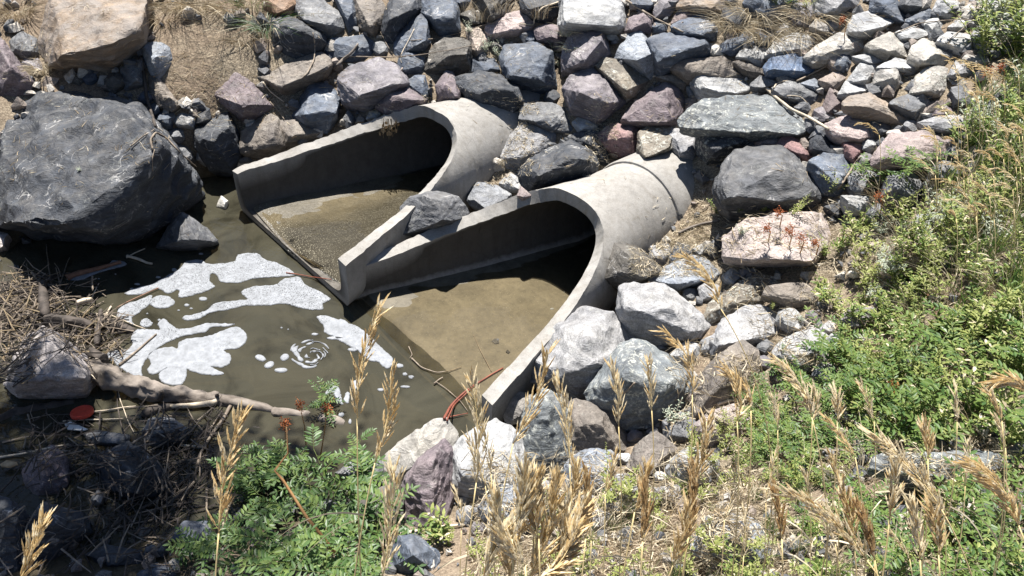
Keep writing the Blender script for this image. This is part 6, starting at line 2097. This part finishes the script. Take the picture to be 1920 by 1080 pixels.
for (poly, n, kinds, sc, where, md, sd) in [
        ('1850,-10 1960,-10 1960,160 1830,150', 20, ['weed', 'grass', 'silver', 'spiky'], 1.25, 'in the upper right corner', 22, 3),
        ('1830,160 1960,160 1960,300 1800,330 1790,250', 18, ['weed', 'grass', 'silver', 'spiky'], 1.15, 'below the orange pods at the right edge', 22, 13),
        ('1760,330 1960,280 1960,470 1740,470', 30, ['weed', 'grass', 'spiky', 'grass', 'silver'], 1.0, 'under the nodding seed heads at the right edge', 24, 4),
        ('1600,430 1740,380 1740,560 1590,560', 24, ['weed', 'spiky', 'weed', 'silver'], .75, 'between the pink boulder and the tall grass', 26, 14),
        ('1740,470 1960,470 1960,640 1720,640', 22, ['weed', 'spiky', 'grass', 'spiky'], .9, 'in the thick growth at the right edge, mid height', 24, 15),
        ('1570,560 1720,560 1720,680 1580,690', 18, ['weed', 'broad', 'spiky'], .55, 'right of the lichen blotched rock', 26, 16),
        ('1720,640 1960,640 1960,840 1700,830', 22, ['weed', 'spiky', 'vetch', 'weed', 'spiky', 'grass'], .8, 'in the dense green carpet above the long grey slab', 24, 5),
        ('1580,690 1720,680 1700,830 1560,800', 17, ['vetch', 'weed', 'spiky', 'weed'], .72, 'in the green carpet left of the long grey slab', 26, 17),
        ('1330,930 1600,850 1640,980 1600,1130 1280,1130', 34, ['weed', 'vetch', 'spiky', 'grass', 'spiky'], .46, 'around the bottom edge slab', 26, 6),
        ('1640,960 1960,860 1960,1130 1600,1130', 26, ['weed', 'vetch', 'spiky', 'spiky', 'grass'], .6, 'in the lower right corner', 26, 18),
        ('1400,720 1570,690 1640,850 1480,900 1380,860', 20, ['vetch', 'vetch', 'spiky', 'weed'], .55, 'in front of the lichen blotched rock', 26, 7),
        ('1300,800 1400,780 1440,900 1300,960 1240,920', 16, ['spiky', 'spiky', 'weed'], .48, 'just right of the tall seed heads', 22, 8),
        ('860,1000 1130,930 1230,950 1290,1130 860,1130', 26, ['spiky', 'grass', 'spiky'], .45, 'under the golden seed heads', 26, 9)]:
    scatter(poly, n, kinds, sc, RLf(where), 'weeds ' + where, md, sd)
for k, (x, y, s, kd, lb) in enumerate([
        (1385, 395, .5, 'weed', 'low green weed at the foot of the white veined boulder'), (1345, 400, .4, 'weed', 'low green weed beside the end of the near culvert barrel'),
        (1430, 395, .45, 'weed', 'low green weed in front of the white veined boulder'), (1480, 400, .45, 'spiky', 'pale green weed above the pink boulder'),
        (1560, 360, .5, 'spiky', 'upright green weed right of the white veined boulder'), (1640, 350, .7, 'vetch', 'green plant with paired leaflets on the broad pink slab'),
        (1690, 330, .7, 'vetch', 'second plant with paired leaflets right on the broad pink slab'), (1570, 690, .75, 'vetch', 'dark stemmed tall plant beside the lichen blotched rock'),
        (1545, 560, .7, 'broad', 'tall dark green weed right of the tan-brown rock'), (1445, 580, .35, 'spiky', 'small pale green weed on the tan-brown rock'),
        (1500, 600, .35, 'silver', 'small greyish weed on the brown-grey rock'), (1450, 5, .75, 'weed', 'bright green bushy weed at the top edge above the straw'),
        (1480, 12, .75, 'weed', 'second bright green weed at the top edge above the straw'), (1510, 15, .6, 'spiky', 'yellow green weed at the top edge beside the bright green one'),
        (935, 105, .8, 'silver', 'silvery grey weed on the blue layered boulder'), (910, 95, .7, 'silver', 'silvery grey weed left of the blue layered boulder'),
        (880, 60, .6, 'silver', 'silvery weed above the pale peach coloured rock'), (1035, 85, .7, 'silver', 'silvery tuft beside the dark mauve rock'),
        (815, 1010, .62, 'broad', 'dark green ragged weed at the foot of the upright pink-flecked rock'), (835, 1020, .55, 'spiky', 'green spiked weed in front of the upright pink-flecked rock'),
        (950, 1000, .55, 'spiky', 'green spiked weed in front of the pale layered rock'), (1150, 930, .75, 'spiky', 'light green spiked weed in front of the mauve-blue rock'),
        (1175, 925, .7, 'spiky', 'light green spiked weed right of the tall spiked one'), (1260, 790, .55, 'silver', 'pale grey-green weed standing before the smooth brown rock'),
        (1540, 480, .6, 'weed', 'light green weed at the right end of the pink boulder'), (1580, 470, .7, 'weed', 'bushy light green weed behind the pink boulder'),
        (1390, 440, .4, 'silver', 'small silvery weed left of the pink boulder'), (150, 320, .25, 'silver', 'tiny dry weed on the flat top of the huge boulder')]):
    plant(kd, x, y, s, lb)


for k, (x, y, n, L) in enumerate([(1640, 520, 60, .22), (1700, 470, 70, .3), (1720, 600, 60, .25), (1610, 640, 50, .2), (1790, 560, 60, .3), (1850, 420, 80, .4), (1880, 560, 70, .35), (1660, 380, 60, .3), (1760, 360, 70, .35),
                                  (1500, 900, 50, .2), (1400, 960, 50, .2), (1620, 900, 50, .22), (1760, 900, 50, .22), (1850, 820, 60, .25), (1250, 980, 50, .2), (1120, 1000, 60, .22), (1000, 1000, 60, .22), (1060, 960, 50, .2)]):
    tuft('dry_tuft', x, y, n, L, 0.08, ['straw', 'straw', 'straw_brown'], 'pale dry grass clump beside the ' + rock_alias(x, y), 'grass', 400 + k, .8, 0.0035, (0, 0), 'dry grass clumps in the weeds')


# ---------------------------------------------------------------- orange seed pods
def pods(px, py, tpx, tpy, label, dist=None, r=0.02, n=40):
    r, n = r * 1.3, int(n * 2.6)
    """a brown stalk from the ground carrying a knot of orange pods"""
    hb = hit(px, py)
    t = dist or hb[2] * 0.97
    top = CAMP + ray(tpx, tpy) * t
    foot = np.array(hb[0])
    root = link('dock_plant', None, loc=foot)
    lab(root, label, 'plant')
    mb = MB()
    mid = foot * .5 + top * .5 + np.array([.01, .0, .03])
    mb.tube([foot - foot, mid - foot, top - foot], [.004, .003, .002], 5)
    link('stalk', mb.mesh('stalk', M['brown_stalk'], True), root)
    mb = MB()
    for k in range(n):
        q = np.array([random.gauss(0, r * .5), random.gauss(0, r * .5), random.gauss(0, r * .75)])
        a = random.uniform(0, 6.28)
        mb.spindle(top - foot + q, (math.cos(a), math.sin(a), random.uniform(-.4, .8)), random.uniform(.007, .012), random.uniform(.0022, .0040))
    link('seed_pods', mb.mesh('seed_pods', M['orange']), root, kind='stuff')


pods(530, 880, 535, 795, 'brown stalk with orange seed pods in front of the leafy bush', r=.021, n=60)
pods(575, 850, 562, 760, 'orange seed pods left of the leafy sprig', r=.018, n=46)
pods(600, 860, 613, 766, 'orange seed pods right below the leafy sprig', r=.020, n=52)
pods(1462, 425, 1460, 398, 'orange seed pods highest in front of the pink boulder', r=.018)
pods(1440, 455, 1438, 428, 'orange seed pods leftmost in front of the pink boulder', r=.018)
pods(1480, 460, 1480, 434, 'orange seed pods in the middle of the pink boulder', r=.024, n=60)
pods(1500, 475, 1503, 448, 'orange seed pods lowest on the pink boulder', r=.022, n=50)
pods(1530, 480, 1528, 455, 'small orange seed pods at the right end of the pink boulder', r=.016)
pods(1650, 400, 1648, 368, 'orange seed pods among weeds right of the veined boulder', r=.02, n=30)
pods(1850, 160, 1853, 135, 'orange seed pods at the upper right beside tall grass', r=.02)
pods(1878, 160, 1876, 128, 'second orange seed pods at the upper right', r=.018)
pods(1583, 68, 1580, 38, 'rusty seed pods on a stalk near the top right', r=.018)
pods(1665, 760, 1672, 728, 'rust coloured seed pods in the right hand weeds', r=.02)


# the thick brown stalk leaning out of the bush
def big_stalk():
    pp = [(640, 1050), (575, 970), (530, 900), (515, 882), (540, 850), (537, 800)]
    t0 = hit(600, 1010)[2] * .93
    pts = [CAMP + ray(*p) * (t0 * (1 - .00 * i)) for i, p in enumerate(pp)]
    c = pts[0]
    mb = MB()
    mb.tube([p - c for p in pts], [.0075, .007, .006, .005, .004, .003], 7)
    o = link('dock_stalk', mb.mesh('dock_stalk', M['brown_stalk'], True), loc=c)
    lab(o, 'thick orange-brown jointed stalk leaning through the leafy bush', 'stalk')


big_stalk()


# ---------------------------------------------------------------- seed heads
def stalk(b, tip, foot_px, dist, mat, label, bend=0.0, dens=34, sl=0.020, sr=0.0022, group=None, drop=0.0, spread=0.55, leaf=True, stemr=0.0013):
    """grass stalk: head from pixel b to pixel tip at the given distance, stem down to the ground"""
    B = CAMP + ray(*b) * dist
    T = CAMP + ray(*tip) * dist * 1.0
    ax = T - B
    L = np.linalg.norm(ax)
    axn = ax / L
    side = np.cross(axn, VB)
    side /= np.linalg.norm(side)
    # stem: run down from the head base, bending to vertical
    if foot_px:
        F0 = CAMP + ray(*foot_px) * dist
        dirn = F0 - B
    else:
        dirn = -axn * .3 - UPV
    dirn = dirn / np.linalg.norm(dirn)
    S = [B]
    p = B.copy()
    for k in range(60):
        dirn = dirn * .93 - UPV * .07
        dirn /= np.linalg.norm(dirn)
        p = p + dirn * .035
        S.append(p.copy())
        if p[2] < float(terr(p[0], p[1])) - .04:
            break
    foot = S[-1]
    root = link('grass_stalk', None, loc=foot)
    lab(root, label, 'grass', group)
    st = MB()
    SS = S[::-1]
    st.tube([q - foot for q in SS], [stemr * 1.35 - stemr * .35 * i / len(SS) for i in range(len(SS))], 5)
    H = []
    for i in range(10):
        t = i / 9
        H.append(B + ax * t + side * bend * L * 4 * t * (1 - t))
    st.tube([q - foot for q in H], [stemr - stemr * .7 * i / 9 for i in range(10)], 4)
    link('stem', st.mesh('stem', M['stem_gold'] if mat != 'green' else M['stem_green'], True), root)
    hd = MB()
    for k in range(dens):
        t = (k + random.random()) / dens
        i = min(8, int(t * 9))
        q = H[i] + (H[i + 1] - H[i]) * (t * 9 - i)
        tn = H[i + 1] - H[i]
        tn = tn / np.linalg.norm(tn)
        a = random.uniform(0, 6.28)
        o1 = np.cross(tn, UPV + side * .01)
        o1 /= np.linalg.norm(o1)
        o2 = np.cross(tn, o1)
        out = o1 * math.cos(a) + o2 * math.sin(a)
        env = math.sin(math.pi * min(1, .15 + .85 * t)) ** .6 if t > .1 else .7
        br = L * .10 * env * random.uniform(.3, 1.1) * (spread / .55)
        d = tn + out * spread * random.uniform(.4, 1.2) - UPV * drop
        d /= np.linalg.norm(d)
        q2 = q + (tn * .6 + out * .5 - UPV * drop * .5) * br
        hd.tube([q - foot, q2 - foot], .0004, 3, cap=False)
        # a spikelet: overlapping florets fanning a little
        l = sl * random.uniform(.8, 1.2)
        nf = 5
        for f in range(nf):
            off = (o1 * math.cos(a + 1.5) + o2 * math.sin(a + 1.5)) * (.10 if f % 2 else -.10)
            hd.spindle(q2 + d * l * .17 * f - foot, d + off * (1.2 - .1 * f), l * .62, sr * (1 - .08 * f), 0 if random.random() < .8 else 1)
    mats = {'gold': ('gold', 'gold_pale'), 'pale': ('gold_pale', 'gold'), 'brown': ('gold_brown', 'gold')}[mat]
    link('seed_head', hd.mesh('seed_head', [M[m] for m in mats]), root)
    if leaf:
        i0 = min(len(S) - 2, 3 + random.randrange(6))
        q = S[i0]
        a = random.uniform(0, 6.28)
        o = np.array([math.cos(a), math.sin(a), 0])
        lb = MB()
        ll = random.uniform(.10, .2)
        lb.blade([q + o * ll * (j / 5) + UPV * ll * (.7 * j / 5 - .9 * (j / 5) ** 2) - foot for j in range(6)], .004)
        link('blade', lb.mesh('blade', M['straw']), root)
    return root


SH = [((670, 785), (712, 578), (668, 1080), 1.45, 'gold', 'tall seed head standing against the foam with tip over the silt', -.06, 40),
      ((703, 868), (733, 700), (672, 1000), 1.40, 'gold', 'seed head in front of the pool right of the leafy sprig', .05, 36),
      ((716, 1085), (738, 888), None, 1.15, 'pale', 'thick seed head at the bottom edge below the pale smooth rock', .03, 44),
      ((410, 1000), (452, 782), (402, 1080), 1.20, 'gold', 'seed head at the left of the leafy bush', -.04, 46),
      ((36, 1090), (78, 982), None, 1.20, 'gold', 'seed head in the bottom left corner', .03, 34),
      ((893, 905), (884, 712), (872, 1060), 1.35, 'pale', 'seed head beside the near culvert wing end', .04, 40),
      ((962, 832), (1028, 660), (935, 960), 1.45, 'gold', 'seed head leaning right in front of the speckled blue slab', .05, 38),
      ((1068, 870), (1045, 720), (1075, 1000), 1.45, 'pale', 'pale seed head in front of the speckled slab', .04, 36),
      ((1160, 800), (1148, 690), (1172, 960), 1.7, 'pale', 'seed head before the pale broken boulder', .04, 32),
      ((1222, 770), (1214, 680), (1232, 900), 1.8, 'pale', 'slim pale seed head before the broken boulder', .03, 26),
      ((1298, 740), (1246, 622), (1302, 900), 1.75, 'gold', 'drooping golden seed head left of the smooth brown rock', .16, 34),
      ((1352, 580), (1283, 482), (1420, 680), 1.9, 'gold', 'arching golden seed head hanging in front of the tan-brown rock', .14, 44),
      ((1300, 905), (1325, 790), (1290, 1040), 1.3, 'gold', 'golden seed head in front of the brown rock', .05, 34),
      ((992, 1085), (1042, 905), None, 1.05, 'gold', 'largest golden seed head at the bottom centre', .05, 54),
      ((955, 1090), (1000, 925), None, 1.05, 'gold', 'golden seed head left of the largest one at the bottom', -.07, 48),
      ((1040, 1090), (1062, 960), None, 1.05, 'pale', 'pale seed head right of the largest one at the bottom', .05, 44),
      ((905, 1090), (955, 985), None, 1.02, 'pale', 'pale seed head lowest left of the golden cluster', -.08, 40),
      ((1098, 1010), (1100, 898), (1092, 1080), 1.25, 'brown', 'narrow brown seed head right of the golden cluster', .02, 44),
      ((1066, 960), (1082, 880), (1060, 1080), 1.3, 'gold', 'short golden seed head behind the golden cluster', .03, 30),
      ((1205, 1015), (1210, 920), (1202, 1080), 1.25, 'brown', 'broad brown seed head before the undergrowth', .03, 46),
      ((1190, 960), (1212, 880), (1172, 1060), 1.35, 'gold', 'small golden seed head above the broad brown one', .04, 26),
      ((1292, 1000), (1300, 890), (1280, 1080), 1.25, 'brown', 'dark brown seed head below the golden one on the right', .03, 44),
      ((1262, 1060), (1290, 960), None, 1.2, 'gold', 'golden seed head at the bottom right of the brown ones', .04, 40),
      ((1382, 790), (1362, 690), (1392, 930), 1.6, 'gold', 'curved golden seed head before the smooth brown rock', .14, 32),
      ((1408, 770), (1375, 700), (1412, 900), 1.65, 'gold', 'second curved golden seed head right of the smooth brown rock', .16, 28),
      ((1522, 782), (1462, 678), (1560, 920), 1.55, 'pale', 'pale seed head leaning left before the lichen blotched rock', .10, 36),
      ((1570, 790), (1568, 740), (1572, 900), 1.6, 'pale', 'thin pale seed head among paired leaflets', .03, 20),
      ((1625, 1050), (1478, 928), (1680, 1120), 1.2, 'pale', 'long pale seed head leaning left at the bottom right', .08, 54),
      ((1600, 1010), (1580, 920), (1612, 1100), 1.25, 'gold', 'golden seed head behind the long pale one', .05, 34),
      ((1910, 985), (1822, 868), (1950, 1080), 1.25, 'gold', 'full golden seed head at the right edge', .12, 54),
      ((1765, 955), (1640, 818), (1830, 1060), 1.35, 'pale', 'pale seed head leaning over the long grey slab', .05, 46),
      ((1668, 970), (1678, 878), (1660, 1080), 1.25, 'pale', 'upright pale seed head left of the long grey slab', .03, 30),
      ((1740, 860), (1732, 805), (1745, 960), 1.4, 'gold', 'short golden seed head above the long grey slab', .04, 22),
      ((1930, 740), (1868, 715), (1960, 820), 1.4, 'gold', 'drooping golden seed head at the right edge below mid height', .22, 40),
      ((1640, 1050), (1615, 965), (1650, 1100), 1.2, 'brown', 'brown seed head at the bottom right', .04, 40),
      ((1466, 1010), (1455, 930), (1470, 1090), 1.25, 'brown', 'small brown seed head at the bottom right of centre', .03, 30),
      ((1760, 1040), (1750, 960), (1765, 1100), 1.2, 'gold', 'golden seed head at the bottom edge below the grey slab', .03, 30),
      ((1725, 1050), (1712, 950), (1730, 1100), 1.2, 'pale', 'pale seed head at the bottom edge below the grey slab', .03, 30)]
for k, (b, tp_, bd) in enumerate([((960, 1010), (985, 890), .05), ((1010, 1010), (1005, 900), -.04), ((1030, 1040), (1090, 950), .12), ((985, 1060), (930, 940), -.1), ((1010, 1085), (1075, 1000), .12)]):
    SH.append((b, tp_, (b[0] + 5, b[1] + 120), 1.0 + .03 * (k % 3), 'gold' if k % 3 else 'pale', 'one of the thick golden seed heads bunched at the bottom centre', bd, 44))
for (b, tp_, ft, ds, mt, lb, bd, dn) in SH:
    br = 'brown' in lb or 'narrow' in lb
    stalk(b, tp_, ft, ds, mt, lb, bd, int(dn * 1.15), sl=0.027, sr=0.0023, drop=.35 if bd > .09 else .0, spread=.28 if mt == 'brown' else .5, group='bunched golden seed heads' if 'bunched' in lb else None)
# the many thinner stalks behind
rs = random.Random(91)
for k in range(12):
    x, y = rs.uniform(860, 1460), rs.uniform(880, 1060)
    l = rs.uniform(60, 110)
    ln = rs.uniform(-.5, .4)
    stalk((x, y), (x + ln * l, y - l), (x - ln * 25 + rs.uniform(-10, 10), y + 120), rs.uniform(1.35, 1.9), rs.choice(['gold', 'pale', 'pale']), 'thin dry stalk standing in the grass at the bottom centre', rs.uniform(-.05, .1), 24, .020, .0015, 'thin stalks at the bottom centre', .1, .4, True, .001)
for k in range(14):
    x, y = rs.uniform(1440, 1910), rs.uniform(760, 1060)
    l = rs.uniform(55, 110)
    ln = rs.uniform(-1.0, .2)
    stalk((x, y), (x + ln * l * .7, y - l * .8), (x - ln * 30, y + 120), rs.uniform(1.3, 1.9), rs.choice(['gold', 'pale', 'pale']), 'thin dry stalk rising from the weeds at the lower right', rs.uniform(0, .12), 24, .020, .0015, 'thin stalks at the lower right', .15, .4, True, .001)
for k in range(44):
    x, y = rs.uniform(1790, 1925), rs.uniform(130, 420)
    if rs.random() < .35:
        x, y = rs.uniform(1640, 1800), rs.uniform(250, 360)
    l = rs.uniform(35, 70)
    t = terr_hit(min(1918, x), y + 90)[1] * .96
    stalk((x, y), (x - l * rs.uniform(.2, 1), y - l * rs.uniform(.2, .8)), (x + 12, y + 90), t, rs.choice(['gold', 'gold', 'pale']), 'nodding tan seed head in the tall grass at the right edge', rs.uniform(.05, .22), 22, .020, .0020, 'nodding seed heads at the right edge', .4, .45, True, .0014)
# long bare straws
for k, (a, b_, d) in enumerate([((1490, 815), (1395, 600), 1.85), ((1395, 600), (1340, 530), 1.88), ((1395, 480), (1440, 180), 2.6), ((1485, 480), (1510, 190), 2.6)]):
    pass


# ---------------------------------------------------------------- the tree outside the frame whose shade falls on the lower left
def shade_tree():
    rng = random.Random(15)
    tgt = np.array(terr_hit(135, 985)[0])
    cc = tgt + np.array(SUND) * 5.6
    base = np.array([cc[0] - 1.6, cc[1] - 0.4, 0])
    base[2] = float(terr(base[0], base[1])) - .1
    root = link('tree', None, loc=base)
    lab(root, 'leafy tree on the left bank outside the frame shading the lower left corner', 'tree')
    mb = MB()
    P = [base, base + (cc - base) * .35 + np.array([-.2, 0, .3]), base + (cc - base) * .7 + np.array([-.1, 0, .3]), cc + UPV * .5]
    mb.tube([p - base for p in P], [.14, .11, .08, .03], 9)
    for k in range(16):
        q = P[1] + (P[3] - P[1]) * rng.uniform(.2, 1)
        e = cc + np.array([max(-1, min(.8, rng.gauss(-.1, .5))), max(-.8, min(.5, rng.gauss(-.1, .4))), rng.gauss(0, .4)])
        mb.tube([q - base, (q + e) / 2 - base + UPV * .1, e - base], [.04, .025, .008], 5)
    link('trunk', mb.mesh('trunk', M['bark'], True), root)
    lv = MB()
    for k in range(90):
        e = cc + np.array([max(-1.5, min(1.0, rng.gauss(-.1, .6))), max(-1, min(.62, rng.gauss(-.1, .42))), rng.gauss(0, .4)])
        for j in range(46):
            q = e + np.array([rng.gauss(0, .15), rng.gauss(0, .15), rng.gauss(0, .12)])
            lv.leaf(q - base, (rng.gauss(0, 1), rng.gauss(0, 1), rng.gauss(-.3, .6)), UPV, rng.uniform(.05, .09), .04, .1, .1)
    link('crown', lv.mesh('crown', M['leaf_mid']), root)


shade_tree()
